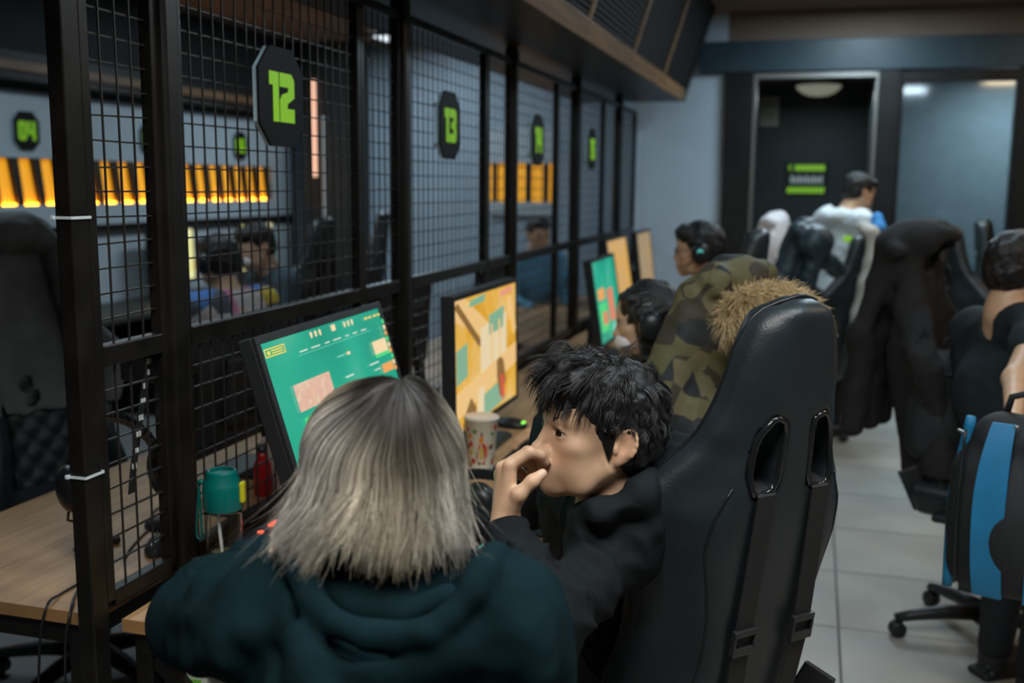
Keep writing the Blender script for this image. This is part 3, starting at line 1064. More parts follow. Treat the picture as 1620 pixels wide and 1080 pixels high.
def w0f(u, v):
    h = hwf(np.clip(v, 0, .86))
    t = np.clip((np.abs(u) - 0.42 * h) / (0.58 * h), 0, 1)
    return np.interp(v, WING_V, WING_W) * t * t * (3 - 2 * t) - 0.03 * np.sin(np.clip(v / .9, 0, 1) * 3.14) * 0.6


def back_fn(p):
    u, v, w = p[..., 0], p[..., 2], p[..., 1]
    a = (np.abs(u) - hwf(v)) * 0.85
    th = 0.043 - 0.012 * np.clip(np.abs(u) / 0.27, 0, 1)
    b = (np.abs(w - w0f(u, v)) - th) * 0.86
    c = np.maximum(v - 0.893, -0.02 - v)
    q = np.stack([a, b, c], -1) + 0.026
    return np.sqrt((np.maximum(q, 0) ** 2).sum(-1)) + np.minimum(q.max(-1), 0) - 0.026


SLOT = [(0.030, 0.678), (0.060, 0.692), (0.088, 0.656), (0.100, 0.575), (0.086, 0.545), (0.038, 0.553)]
REC = math.radians(9)
BACKM = Matrix.Translation((0, -0.235, 0.50)) @ Matrix.Rotation(REC, 4, 'X')


def poly_fn(poly, grow):
    P = np.array(poly)

    def fn(p):
        x, y = np.abs(p[..., 0]), p[..., 2]
        d = np.full(x.shape, -9.0)
        n = len(P)
        for i in range(n):
            a, b = P[i], P[(i + 1) % n]
            e = b - a
            nn = np.array([e[1], -e[0]]) / np.linalg.norm(e)
            if nn @ (P.mean(0) - a) > 0:
                nn = -nn
            d = np.maximum(d, (x - a[0]) * nn[0] + (y - a[1]) * nn[1])
        return d - grow
    return fn


def resample(P, n):
    P = np.array([tuple(p) for p in P])
    s = np.concatenate([[0], np.cumsum(np.linalg.norm(np.diff(P, axis=0), axis=1))])
    t = np.linspace(0, s[-1], n)
    return np.stack([np.interp(t, s, P[:, i]) for i in range(3)], 1)


def build_chair():
    t = thing('gaming_chair', 'x', 'chair')
    sd = SDF(0.008)
    sd.fnc(back_fn, (-.29, -.09, -.03), (.29, .18, .90), 0.001)
    sd.fnc(poly_fn(SLOT, 0.0), (-.12, -.15, .53), (.12, .15, .71), 0.012, 's')
    bo = sobj('backrest', sd, 0.0065, M_leather, t, relax=2)
    bo.matrix_local = BACKM
    # piping around the edge
    vs = np.linspace(0.0, 0.885, 60)
    right = [(hwf(v) - 0.004, w0f(hwf(v), v) + 0.018 - 0.018 * max(0, (v - .8) / .09), v) for v in vs]
    path = [(-x, y, z) for x, y, z in right] + [(0, w0f(0, .885) + 0.0, 0.897)] + right[::-1]
    path = resample(path, 150)
    pp = MB().tube(path, 0.0048, 6).build('piping', M_pipe, bo, sm=True)
    # centre seam ridges on the back shell
    for s in (-1, 1):
        pth = [(s * hwf(v) * 0.60, w0f(hwf(v) * 0.60, v) - 0.0385, v) for v in np.linspace(0.02, 0.56, 30)]
        MB().tube(pth, 0.0022, 5).build('seam', M_pipe, bo, sm=True)
        ring = [(s * x, y) for x, y in SLOT]
        mid = []
        n = len(ring)
        for i in range(n):
            a, b = Vector(ring[i]), Vector(ring[(i + 1) % n])
            mid += [a.lerp(b, f) for f in (0.18, 0.5, 0.82)]
        g = MB()
        g.tube([(q.x * 1.0, w0f(q.x, q.y) - 0.036, q.y) for q in mid], 0.0065, 8, closed=True)
        g.tube([(q.x * 1.0, w0f(q.x, q.y) + 0.036, q.y) for q in mid], 0.0065, 8, closed=True)
        v0 = len(g.v)
        so = g.build('harness_slot_trim', M_gloss, bo, sm=True)
        # strap through the slot and down the back
        P = [(s * 0.064, 0.03, 0.556), (s * 0.064, -0.02, 0.56), (s * 0.066, -0.062, 0.55), (s * 0.070, -0.066, 0.40),
             (s * 0.074, -0.068, 0.25), (s * 0.068, -0.064, 0.12), (s * 0.06, -0.05, 0.0)]
        g = MB()
        wv = 0.021
        vv, ff = [], []
        for i, (x, y, z) in enumerate(P):
            for dx, dy in ((-wv, 0), (wv, 0), (wv, -0.003), (-wv, -0.003)):
                vv.append((x + dx, y + dy, z))
            if i:
                o = (i - 1) * 4
                ff += [(o + a, o + (a + 1) % 4, o + 4 + (a + 1) % 4, o + 4 + a) for a in range(4)]
        g.add(vv, ff)
        st = g.build('harness_strap', M_strap, bo)
        g = MB()
        g.box(s * 0.073 - 0.027, s * 0.073 + 0.027, -0.078, -0.066, 0.235, 0.252)
        g.box(s * 0.073 - 0.027, s * 0.073 + 0.027, -0.078, -0.066, 0.275, 0.288)
        g.box(s * 0.073 - 0.027, s * 0.073 - 0.021, -0.078, -0.066, 0.252, 0.275)
        g.box(s * 0.073 + 0.021, s * 0.073 + 0.027, -0.078, -0.066, 0.252, 0.275)
        g.build('strap_buckle', M_plast, bo, bevel=0.002)
    # front quilted pad
    g = MB()
    nu, nv = 24, 36
    vv, ff = [], []
    for j in range(nv + 1):
        v = 0.06 + 0.46 * j / nv
        for i in range(nu + 1):
            u = (i / nu * 2 - 1) * hwf(v) * 0.55
            q = abs(math.sin((u + v) * 38)) * abs(math.sin((u - v) * 38))
            vv.append((u, float(w0f(u, v)) + 0.040 + 0.012 * q ** 0.5, v))
    for j in range(nv):
        for i in range(nu):
            a = j * (nu + 1) + i
            ff.append((a, a + 1, a + nu + 2, a + nu + 1))
    g.add(vv, ff).build('quilted_pad', M_leather2, bo, sm=True)
    # seat
    sd = SDF(0.03)
    sd.box((0, 0.02, 0.465), (0.235, 0.255, 0.05), rd=0.035)
    for s in (-1, 1):
        sd.cap((s * 0.215, -0.2, 0.50), (s * 0.215, 0.22, 0.495), 0.045, 0.04)
    sd.cap((-0.17, 0.25, 0.465), (0.17, 0.25, 0.465), 0.045)
    sobj('seat', sd, 0.012, M_leather, t, relax=2)
    MB().box(-0.16, 0.16, -0.16, 0.16, 0.385, 0.42).build('tilt_mechanism', M_plast, t, bevel=0.008)
    MB().tube([(0.16, 0.04, 0.40), (0.26, 0.05, 0.39), (0.34, 0.06, 0.36)], [0.006, 0.006, 0.013], 8).build('tilt_lever', M_plast, t, sm=True)
    for s in (-1, 1):
        MB().bar((s * 0.20, -0.20, 0.44), (s * 0.235, -0.255, 0.58), 0.016, 0.07).build('recline_hinge', M_plast, t, bevel=0.004)
        a = MB()
        a.bar((s * 0.15, 0.0, 0.405), (s * 0.31, 0.0, 0.405), 0.06, 0.018)
        a.bar((s * 0.305, 0.0, 0.40), (s * 0.305, 0.0, 0.63), 0.065, 0.036, up=(1, 0, 0))
        ao = a.build('armrest', M_plast, t, bevel=0.006)
        MB().box(s * 0.305 - 0.045, s * 0.305 + 0.045, -0.13, 0.14, 0.63, 0.66).build('arm_pad', M_plast, ao, bevel=0.012, seg=3)
    MB().lathe([(0.03, 0.10), (0.03, 0.28), (0.022, 0.285), (0.022, 0.39)], n=20, cap=True).build('gas_lift', M_plast, t, sm=True)
    MB().lathe([(0.0, 0.06), (0.05, 0.065), (0.055, 0.12), (0.035, 0.14)], n=20).build('base_hub', M_plast, t, sm=True)
    for k in range(5):
        an = 2 * math.pi * k / 5 + 0.3
        c, s_ = math.cos(an), math.sin(an)
        g = MB()
        P = [(c * r, s_ * r, z) for r, z in ((0.03, 0.105), (0.16, 0.10), (0.27, 0.085), (0.335, 0.072))]
        g.tube(P, [0.034, 0.028, 0.022, 0.018], 8)
        lg = g.build('base_leg', M_plast, t, sm=True)
        g = MB()
        for o in (-0.014, 0.014):
            ww = MB().lathe([(0.0, -0.009), (0.026, -0.009), (0.030, -0.004), (0.030, 0.004), (0.026, 0.009), (0.0, 0.009)], n=16, axis='x')
            x0 = c * 0.325 - s_ * o
            y0 = s_ * 0.325 + c * o
            an2 = an + math.pi / 2
            g.add([(x0 + p[0] * math.cos(an2) - p[1] * math.sin(an2), y0 + p[0] * math.sin(an2) + p[1] * math.cos(an2), p[2] + 0.0305) for p in ww.v], ww.f)
        g.tube([(c * 0.325, s_ * 0.325, 0.03), (c * 0.325, s_ * 0.325, 0.075)], 0.009, 8)
        g.build('caster', M_plast, lg, sm=True)
    return t


chair0 = build_chair()
CH_GROUP = 'black gaming chairs'
_used = [False]


def face(dx, dy):
    """rotation that turns local +Y to world direction (dx, dy)"""
    return math.atan2(-dx, dy)


def chair(label, top, f, lift=0.0):
    """top: (x, y) under the top edge of the backrest; f: direction the chair faces"""
    t = chair0 if not _used[0] else copy_tree(chair0)
    _used[0] = True
    l = math.hypot(*f)
    f = (f[0] / l, f[1] / l)
    t.location = (top[0] + 0.40 * f[0], top[1] + 0.40 * f[1], 0)
    t.rotation_euler = (0, 0, face(*f))
    t['label'] = label
    t['group'] = CH_GROUP
    for c in t.children:
        nm = c.name.split('.')[0]
        if nm in ('backrest', 'seat', 'tilt_mechanism', 'tilt_lever', 'recline_hinge'):
            c.location.z += lift
        elif nm == 'gas_lift':
            c.scale.z = (0.39 + lift) / 0.39
    return t


def chair_px(label, u, v, d, f, lift=0.0):
    p = W(u, v, d)
    return chair(label, (p[0], p[1]), f, lift)


C_MAN = chair('black gaming chair seen from behind under the young man, harness slots facing us', (0.002, 1.875), (-0.72, 0.69), 0.075)
for c in C_MAN.children:
    if c.name.startswith('armrest'):
        c.location.z -= 0.12
C_LEFT = chair('black quilted gaming chair at the left edge, under a grey hoodie', (-2.62, 2.93), (0.93, -0.35))
C_PARKA = chair_px('gaming chair under the camouflage parka with a fur hood', 1178, 405, 3.06, (-0.95, 0.30), -0.045)
C_R1 = chair('gaming chair with armrest and star base by the blue backpack', (0.32, 4.15), (0.72, -0.30))
C_R2 = chair_px('dark gaming chair before the glass panel, the nearer one with a brown headrest', 1490, 375, 5.6, (0.95, 0.25))
C_R3 = chair_px('dark gaming chair before the glass panel, the farther one by its right edge', 1545, 372, 6.7, (0.95, -0.3))
C_K1 = chair_px('gaming chair with a bright edge, in front of the white jacket', 1212, 375, 4.75, (-0.95, 0.15))
C_K2 = chair_px('gaming chair under the white jacket', 1234, 362, 6.75, (-0.95, 0.2))
C_COAT = chair_px('gaming chair under the dark blue padded coat', 1284, 372, 5.5, (-0.9, 0.3))
C_L2 = chair('gaming chair beyond the fence behind the colourful jacket', (-2.60, 5.35), (-0.98, 0.1))
C_L3 = chair('gaming chair beyond the fence behind the masked person', (-2.75, 6.55), (-0.9, -0.4))

# ================================================================== people
def nrm(v):
    v = np.asarray(v, float)
    return v / (np.linalg.norm(v) + 1e-12)


class Pose:
    """local frame: +Y forward, +Z up, +X the person's right"""

    def __init__(s, o, f, up=(0, 0, 1), sc=1.0):
        s.o = A(*o)
        y = nrm(f)
        x = nrm(np.cross(y, A(*up)))
        z = np.cross(x, y)
        s.R = np.stack([x, y, z], 1)
        s.s = sc

    def __call__(s, x, y, z):
        return s.o + s.R @ (A(x, y, z) * s.s)

    def inv(s, P):
        return ((P - s.o) @ s.R) / s.s

    def mat4(s):
        m = Matrix.Identity(4)
        for i in range(3):
            for j in range(3):
                m[i][j] = s.R[i, j] * s.s
            m[i][3] = s.o[i]
        return m


ZS = 0.88                      # shorter lower face


def zq(p):
    return (p[0], p[1], p[2] * ZS if p[2] < 0 else p[2])


def head_prims(sd, T0, fine=True):
    c = T0.s

    class _T:
        R = T0.R
        s = T0.s

        def __call__(s_, x, y, z):
            return T0(*zq((x, y, z)))
    T = _T()

    def ell(p, r, k, op='u', R=None):
        sd.ell(T(*p), A(*r) * c, T.R if R is None else T.R @ R, k, op)

    def cap(a, b, ra, rb, k, op='u'):
        sd.cap(T(*a), T(*b), ra * c, rb * c, k, op)
    ell((0, -.008, .038), (.077, .097, .087), .01)
    ell((0, .040, .048), (.062, .052, .055), .03)
    ell((0, .033, -.025), (.062, .060, .076), .03)
    for s in (-1, 1):
        cap((s * .056, .004, -.046), (s * .042, .04, -.084), .020, .018, .02)
        cap((s * .042, .04, -.084), (0, .070, -.096), .018, .020, .02)
        ell((s * .045, .060, -.012), (.022, .022, .018), .02)
        ell((s * .036, .052, -.05), (.026, .026, .030), .02)
    ell((0, .078, -.094), (.020, .018, .017), .015)
    if fine:
        for s in (-1, 1):
            cap((s * .014, .088, .030), (s * .044, .078, .031), .010, .008, .014)
            ell((s * .031, .106, .011), (.018, .013, .009), .012, 's')
            ell((s * .0320, .0785, .011), (.0195, .0155, .0145), .004)
            ell((s * .0355, .094, .0105), (.0195, .0170, .0050), .002, 's')
    cap((0, .092, .016), (0, .107, -.022), .0085, .0095, .010)
    ell((0, .111, -.027), (.0125, .011, .0105), .006)
    for s in (-1, 1):
        ell((s * .0125, .099, -.031), (.0085, .010, .0085), .005)
        if fine:
            ell((s * .0065, .109, -.0385), (.0032, .005, .004), .002, 's')
    ell((0, .082, -.060), (.030, .022, .028), .02)
    if fine:
        up = [(-.022, .092, -.0625), (-.007, .103, -.0575), (0, .103, -.059), (.007, .103, -.0575), (.022, .092, -.0625)]
        lo = [(-.019, .092, -.0655), (-.006, .101, -.0700), (.006, .101, -.0700), (.019, .092, -.0655)]
        for i in range(4):
            cap(up[i], up[i + 1], (.003, .0052, .0048, .0052)[i], (.0052, .0048, .0052, .003)[i], .004)
        for i in range(3):
            cap(lo[i], lo[i + 1], (.003, .0062, .0062)[i], (.0062, .0062, .003)[i], .004)
        cap((-.019, .0985, -.0636), (0, .110, -.0636), .0012, .0012, .0015, 's')
        cap((.019, .0985, -.0636), (0, .110, -.0636), .0012, .0012, .0015, 's')
    for s in (-1, 1):
        Re = rotm(0.15, 0, s * 0.35)
        ell((s * .078, -.014, .0), (.0075, .019, .031), .006, 'u', Re)
        ell((s * .076, -.006, -.027), (.006, .009, .011), .006)
        if fine:
            ell((s * .0875, -.010, .004), (.0075, .011, .019), .003, 's', Re)
            pts = []
            for t in np.linspace(-0.6, 3.9, 12):
                q = Re @ A(0, -.017 * math.cos(t), .029 * math.sin(t))
                pts.append(T(s * .0825 + q[0], -.015 + q[1], .002 + q[2]))
            sd.chain(pts, [.0036 * c] * 12, .003)
            cap((s * .080, .002, -.002), (s * .081, .002, -.010), .004, .004, .004)
            cap((s * .083, -.018, -.016), (s * .083, -.020, .010), .003, .003, .003)
    cap((0, -.018, -.05), (0, -.04, -.15), .053, .056, .02)


def face_col(T, base, lip=(0.42, 0.17, 0.13)):
    base = A(*base)

    def fn(V):
        p = T.inv(V)
        p[:, 2] = np.where(p[:, 2] < 0, p[:, 2] / ZS, p[:, 2])
        C = np.tile(base, (len(V), 1))
        C *= (1 + 0.06 * noise3(V, 90, 4))[:, None]

        def blend(c, center, r, amt=1.0):
            d = (((p - A(*center)) / A(*r)) ** 2).sum(1)
            w = (np.clip(1.25 - d, 0, 1) * amt)[:, None]
            C[:] = C * (1 - w) + A(*c) * w
        for s in (-1, 1):
            blend(base * A(1.0, .78, .72), (s * .045, .07, -.03), (.026, .03, .024), .35)
            blend(base * A(1.0, .70, .62), (s * .082, -.014, .0), (.014, .022, .034), .35)
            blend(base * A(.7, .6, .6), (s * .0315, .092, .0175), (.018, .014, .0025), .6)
            blend((.03, .02, .015), (s * .0315, .0955, .0172), (.0180, .012, .0020), .95)
        blend(base * A(1.02, .8, .72), (0, .11, -.027), (.013, .016, .013), .3)
        blend(lip, (0, .100, -.0575), (.021, .012, .0045), .6)
        blend(lip, (0, .100, -.070), (.019, .012, .0055), .6)
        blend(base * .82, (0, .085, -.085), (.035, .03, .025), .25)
        return np.clip(C, 0, 1)
    return fn


M_skin = vcol_mat('skin', 0.48, sss=0.12, bump=0.03, bscale=900)
M_eye = mat('eye_white', (0.48, 0.46, 0.43), 0.15)
M_iris = mat('iris_dark', (0.018, 0.009, 0.005), 0.08)


def eyes(T, parent, look=(0, 0)):
    for s in (-1, 1):
        g = MB()
        n = 18
        prof = [(0.0135 * math.sin(t), 0.0135 * math.cos(t)) for t in np.linspace(0, math.pi, 14)]
        g.lathe(prof, n=n)
        e = g.build('eyeball', M_eye, parent, sm=True)
        Rg = Matrix.Rotation(look[0], 4, 'Z') @ Matrix.Rotation(look[1] - math.pi / 2, 4, 'X')
        e.matrix_local = T.mat4() @ Matrix.Translation((s * .0320, .0792, .0108)) @ Rg
        g = MB()
        g.lathe([(0.0062 * math.sin(t) / math.sin(0.53), 0) if False else (0.01366 * math.sin(t), 0.01366 * math.cos(t)) for t in np.linspace(0, 0.70, 6)], n=16)
        i = g.build('iris', M_iris, e, sm=True)


def hand_prims(sd, wr, d, palm_n, side, curl=0.5, spread=1.0, k=.006, sc=1.0):
    """generic hand: d = direction of the fingers, palm_n = the way the palm looks, side=+1 right hand"""
    d = nrm(d)
    n = nrm(np.asarray(palm_n) - d * (np.asarray(palm_n) @ d))
    x = np.cross(d, n) * side          # towards the thumb
    wr = np.asarray(wr, float)
    kn = []
    for i, (ox, ly) in enumerate(((.030, .088), (.010, .092), (-.010, .088), (-.028, .080))):
        b = wr + d * ly * sc + x * ox * sc
        kn.append(b)
        sd.cap(wr + x * ox * 0.6 * sc + d * 0.01, b, .015 * sc, .011 * sc, .012)
    L = ((.042, .026, .020), (.046, .029, .021), (.042, .027, .020), (.033, .020, .018))
    for b, ls in zip(kn, L):
        a = 0.0
        p = b
        r = .0098 * sc
        for j, l in enumerate(ls):
            a += curl * (0.7, 0.8, 0.6)[j]
            q = p + (d * math.cos(a) + n * math.sin(a)) * l * sc
            sd.cap(p, q, r, r * .92, k)
            p, r = q, r * .92
    b = wr + d * .025 * sc + x * .026 * sc
    q = b + (d * .7 + x * .6 + n * .35) * .040 * sc
    e = q + (d * .85 + x * .15 + n * .45) * .030 * sc
    g = e + (d * .95 + n * .3) * .026 * sc
    sd.cap(b, q, .0145 * sc, .0125 * sc, .012)
    sd.cap(q, e, .0120 * sc, .0108 * sc, k)
    sd.cap(e, g, .0108 * sc, .0085 * sc, k)


def limb(sd, pts, rs, k=.02):
    sd.chain(pts, rs, k)


def body_prims(sd, J, grow=0.0, k=.03, legs=True, arms=True, neck=True):
    """torso, arms and legs from joints J (world points); grow inflates for clothes"""
    g = grow
    pel, ch, nk = J['pelvis'], J['chest'], J['neck']
    sL, sR = J['shL'], J['shR']
    side = nrm(sR - sL)
    upv = nrm(nk - pel)
    fw = np.cross(upv, side)
    Rt = np.stack([side, fw, upv], 1)
    hw = np.linalg.norm(sR - sL) / 2
    sd.ell(ch, (hw * .92 + g, .105 + g, .17 + g), Rt, k)
    mid = (ch + pel) / 2
    sd.ell(mid, (hw * .78 + g, .10 + g, .16 + g), Rt, .06)
    sd.ell(pel, (.165 + g, .115 + g, .13 + g), Rt, .06)
    sd.cap(sL + side * .02, sR - side * .02, .055 + g, .055 + g, .05)
    sd.cap(nk - upv * .04, sL * .75 + nk * .25, .050 + g, .048 + g, .04)
    sd.cap(nk - upv * .04, sR * .75 + nk * .25, .050 + g, .048 + g, .04)
    if neck:
        sd.cap(ch + upv * .1, nk, .06 + g, .055 + g, .03)
    if arms:
        for s in 'LR':
            sh, el, wr = J['sh' + s], J['el' + s], J['wr' + s]
            sd.cap(sh, el, .052 + g, .042 + g, .04)
            sd.cap(el, wr, .042 + g, .029 + g * .7, .02)
    if legs:
        for s in 'LR':
            if 'hip' + s in J:
                sd.cap(J['hip' + s], J['kn' + s], .085 + g, .058 + g, .04)
                sd.cap(J['kn' + s], J['an' + s], .056 + g, .040 + g, .02)


def bind(o, root):
    """parent a world-space mesh to its thing without moving it"""
    o.parent = root
    o.matrix_parent_inverse = root.matrix_world_inv if hasattr(root, 'matrix_world_inv') else Matrix.Translation(Vector(root.location)).inverted()
    return o


def fold_disp(specs):
    def fn(p):
        o = 0
        for f, a, seed in specs:
            n = noise3(p, f, seed)
            o = o + a * (1 - np.abs(n)) * 1.0 - a * 0.5
        return -o
    return fn


def person_root(label, p):
    return thing('person', label, 'person', (float(p[0]), float(p[1]), 0.0))

# ------------------------------------------------ the young man in profile
SK = (0.60, 0.375, 0.235)
mf = nrm(A(-0.825, -0.565, 0.10))
mT = Pose((0, 0, 0), mf, sc=1.05)
mT.o = W(986, 707, 1.83) - mT(-0.079, -0.012, 0.0)
mH = mT.o
man = person_root('young man in a black jacket, hand at his mouth, sitting in profile', mH)
J = dict(neck=mT(0, -.055, -.128), pelvis=A(-.36, 2.22, .66), chest=A(-.385, 2.13, .95),
         shL=W(985, 852, 1.96), shR=A(-.53, 2.33, 1.07), elL=W(868, 985, 1.74), wrL=W(800, 836, 1.84),
         elR=A(-.64, 2.40, .86), wrR=A(-.80, 2.32, .80),
         hipL=A(-.40, 2.15, .60), hipR=A(-.36, 2.36, .60), knL=A(-.78, 2.30, .57), knR=A(-.74, 2.56, .57),
         anL=A(-.86, 2.36, .10), anR=A(-.82, 2.60, .10))
sd = SDF(0.01)
head_prims(sd, mT)
body_prims(sd, J, -0.006)
sd.cap(mT(0, -.04, -.14), J['chest'] + A(0, 0, .12), .058, .07, .03)
# left hand at the mouth: real joints, thumb on the near side
wr = J['wrL']
hd = 0.012
mc = [W(807, 736, 1.815 + hd), W(795, 740, 1.838 + hd), W(792, 750, 1.858 + hd), W(795, 764, 1.874 + hd)]
for m_, r in zip(mc, (.0125, .0125, .012, .011)):
    sd.cap(wr + (m_ - wr) * .12, m_, .0175, r, .014)
sd.cap(wr, W(804, 782, 1.842 + hd), .022, .020, .014)
fg = [[mc[0], W(838, 715, 1.812 + hd), W(856, 719, 1.822 + hd), W(864, 731, 1.832 + hd)],
      [mc[1], W(835, 714, 1.842 + hd), W(856, 723, 1.848 + hd), W(856, 740, 1.850 + hd)],
      [mc[2], W(828, 725, 1.866 + hd), W(844, 739, 1.868 + hd), W(840, 756, 1.864 + hd)],
      [mc[3], W(822, 747, 1.882 + hd), W(835, 758, 1.884 + hd), W(830, 770, 1.878 + hd)]]
for ch in fg:
    sd.chain(ch, [.0115, .0102, .0092, .0078], .005)
th = [W(806, 810, 1.822 + hd), W(821, 782, 1.802 + hd), W(842, 761, 1.800 + hd), W(858, 749, 1.808 + hd)]
sd.chain(th, [.0165, .0132, .0112, .0090], .008)
# right hand resting on the desk
hand_prims(sd, J['wrR'], (-.95, .1, -.15), (0, 0, -1), 1, 0.35)
fc = face_col(mT, SK)


def man_col(V):
    C = fc(V)
    for tip, r in ((th[3], .0075), (fg[0][3], .006)):
        d = np.linalg.norm(V - (tip + A(.0, -.007, .004)), axis=1)
        w = np.clip((r - d) / r * 2, 0, 1)[:, None] * 0.5
        C = C * (1 - w) + A(.72, .50, .40) * w
    for j in [q for ch in fg for q in ch[1:2]] + mc + [th[2]]:
        d = np.linalg.norm(V - j, axis=1)
        w = np.clip((.016 - d) / .016, 0, 1)[:, None] * 0.35
        C = C * (1 - w) + A(.56, .28, .18) * w
    return C


body = sobj('body', sd, 0.0029, M_skin, None, col=man_col, relax=1)
bind(body, man)
MAN_OFF = Matrix.Translation(Vector(man.location)).inverted()


class RootPose(Pose):
    pass


mTl = Pose(mT.o - A(*man.location), mf, sc=1.05)
eyes(mTl, man, look=(0.30, 0.0))

# jacket
M_jkt = mat('black_jacket_cloth', (0.0085, 0.0110, 0.0125), 0.8, noise=0.2, nscale=7, bump=0.15, bscale=350, spec=0.15)
sd = SDF(0.02)
body_prims(sd, J, 0.016, neck=False, legs=False, arms=False)
sd.cap(J['shL'], J['elL'], .066, .056, .045)
fa = nrm(J['wrL'] - J['elL'])
sd.cap(J['elL'], J['wrL'] - fa * .012, .056, .034, .02)
sd.cap(J['shR'], J['elR'], .068, .056, .045)
sd.cap(J['elR'], J['wrR'], .055, .036, .02)
# wrinkles round the sleeve
ua = J['elL'] - J['shL']
for t, r in ((.62, .0605), (.74, .0600), (.86, .0590), (.97, .058)):
    c_ = J['shL'] + ua * t
    sd.ell(c_, (.010, r + .004, r + .004), np.stack([nrm(ua + A(.05, 0, .1 * t)), nrm(np.cross(ua, A(0, 1, .3))), nrm(np.cross(np.cross(ua, A(0, 1, .3)), ua))], 1), .016)
for t, r in ((.22, .052), (.38, .048), (.52, .044), (.66, .0405), (.80, .0375), (.955, .0355)):
    c_ = J['elL'] + (J['wrL'] - J['elL']) * t
    w_ = fa + A(.12 * math.sin(t * 9), 0, .12 * math.cos(t * 7))
    e1 = nrm(w_)
    e2 = nrm(np.cross(e1, A(0, 1, .3)))
    sd.ell(c_, (.0075, r + .003, r + .003), np.stack([e1, e2, np.cross(e1, e2)], 1), .012)
# collar round the neck
nk = J['neck']
sd.cap(nk - A(0, 0, .045), J['chest'] + A(0, 0, .10), .082, .12, .05)
sd.cap(nk - A(0, 0, .05), J['shL'], .070, .066, .05)
sd.cap(nk - A(0, 0, .05), J['shR'], .070, .066, .05)
cx = nrm(A(-.5, -.25, 1.0))
cs = nrm(np.cross(cx, A(0, 1, 0)))
cb = np.cross(cx, cs)
ring = [nk + A(.012, .01, -.030) + (cs * math.cos(t) * .078 + cb * math.sin(t) * .082) for t in np.linspace(0, 2 * math.pi, 17)]
sd.chain(ring, [.019] * 17, .015)
sd.chain([W(925, 818, 1.88), W(952, 808, 1.85), W(1005, 782, 1.86), W(1056, 732, 1.95), W(1082, 718, 2.03)], [.020, .023, .026, .030, .03], .04)
sd.chain([W(1010, 770, 1.98), W(1060, 722, 2.06), W(1098, 716, 2.02)], [.03, .036, .03], .03)
sd.cap(nk + A(0, 0, -.01), mT(0, -.03, -.04), .056, .06, .006, 's')
jk = sobj('jacket', sd, 0.0055, M_jkt, None, disp=fold_disp([(30, .010, 11), (66, .005, 12)]), relax=1)
bind(jk, man)
# seam lines on shoulder
tr = SDF(0.02)
M_trs = mat('black_trousers', (0.012, 0.013, 0.015), 0.8, bump=0.1, bscale=300)
for s in 'LR':
    tr.cap(J['hip' + s], J['kn' + s], .098, .072, .04)
    tr.cap(J['kn' + s], J['an' + s], .070, .056, .02)
tr.ell(J['pelvis'] - A(.03, -.02, .02), (.165, .15, .10), None, .05)
bind(sobj('trousers', tr, 0.011, M_trs, None), man)
M_shoe = mat('dark_shoe', (0.02, 0.02, 0.02), 0.5)


def shoes(J, root, f):
    f = nrm(A(f[0], f[1], 0))
    for s in 'LR':
        a = J['an' + s]
        q = SDF(0.015)
        q.cap((a[0], a[1], .055), A(a[0], a[1], .045) + f * .15, .048, .036)
        q.cap((a[0], a[1], .05), (a[0], a[1], .11), .05, .048)
        q.box(A(a[0], a[1], .012) + f * .06, (.05, .13, .012), np.stack([np.cross(f, A(0, 0, 1)), f, A(0, 0, 1)], 1), .008)
        bind(sobj('shoe', q, 0.009, M_shoe, None), root)


shoes(J, man, (-.95, .3))

# hair: dense cap plus wavy locks
M_hairb = vcol_mat('black_hair', 0.36, spec=0.6)


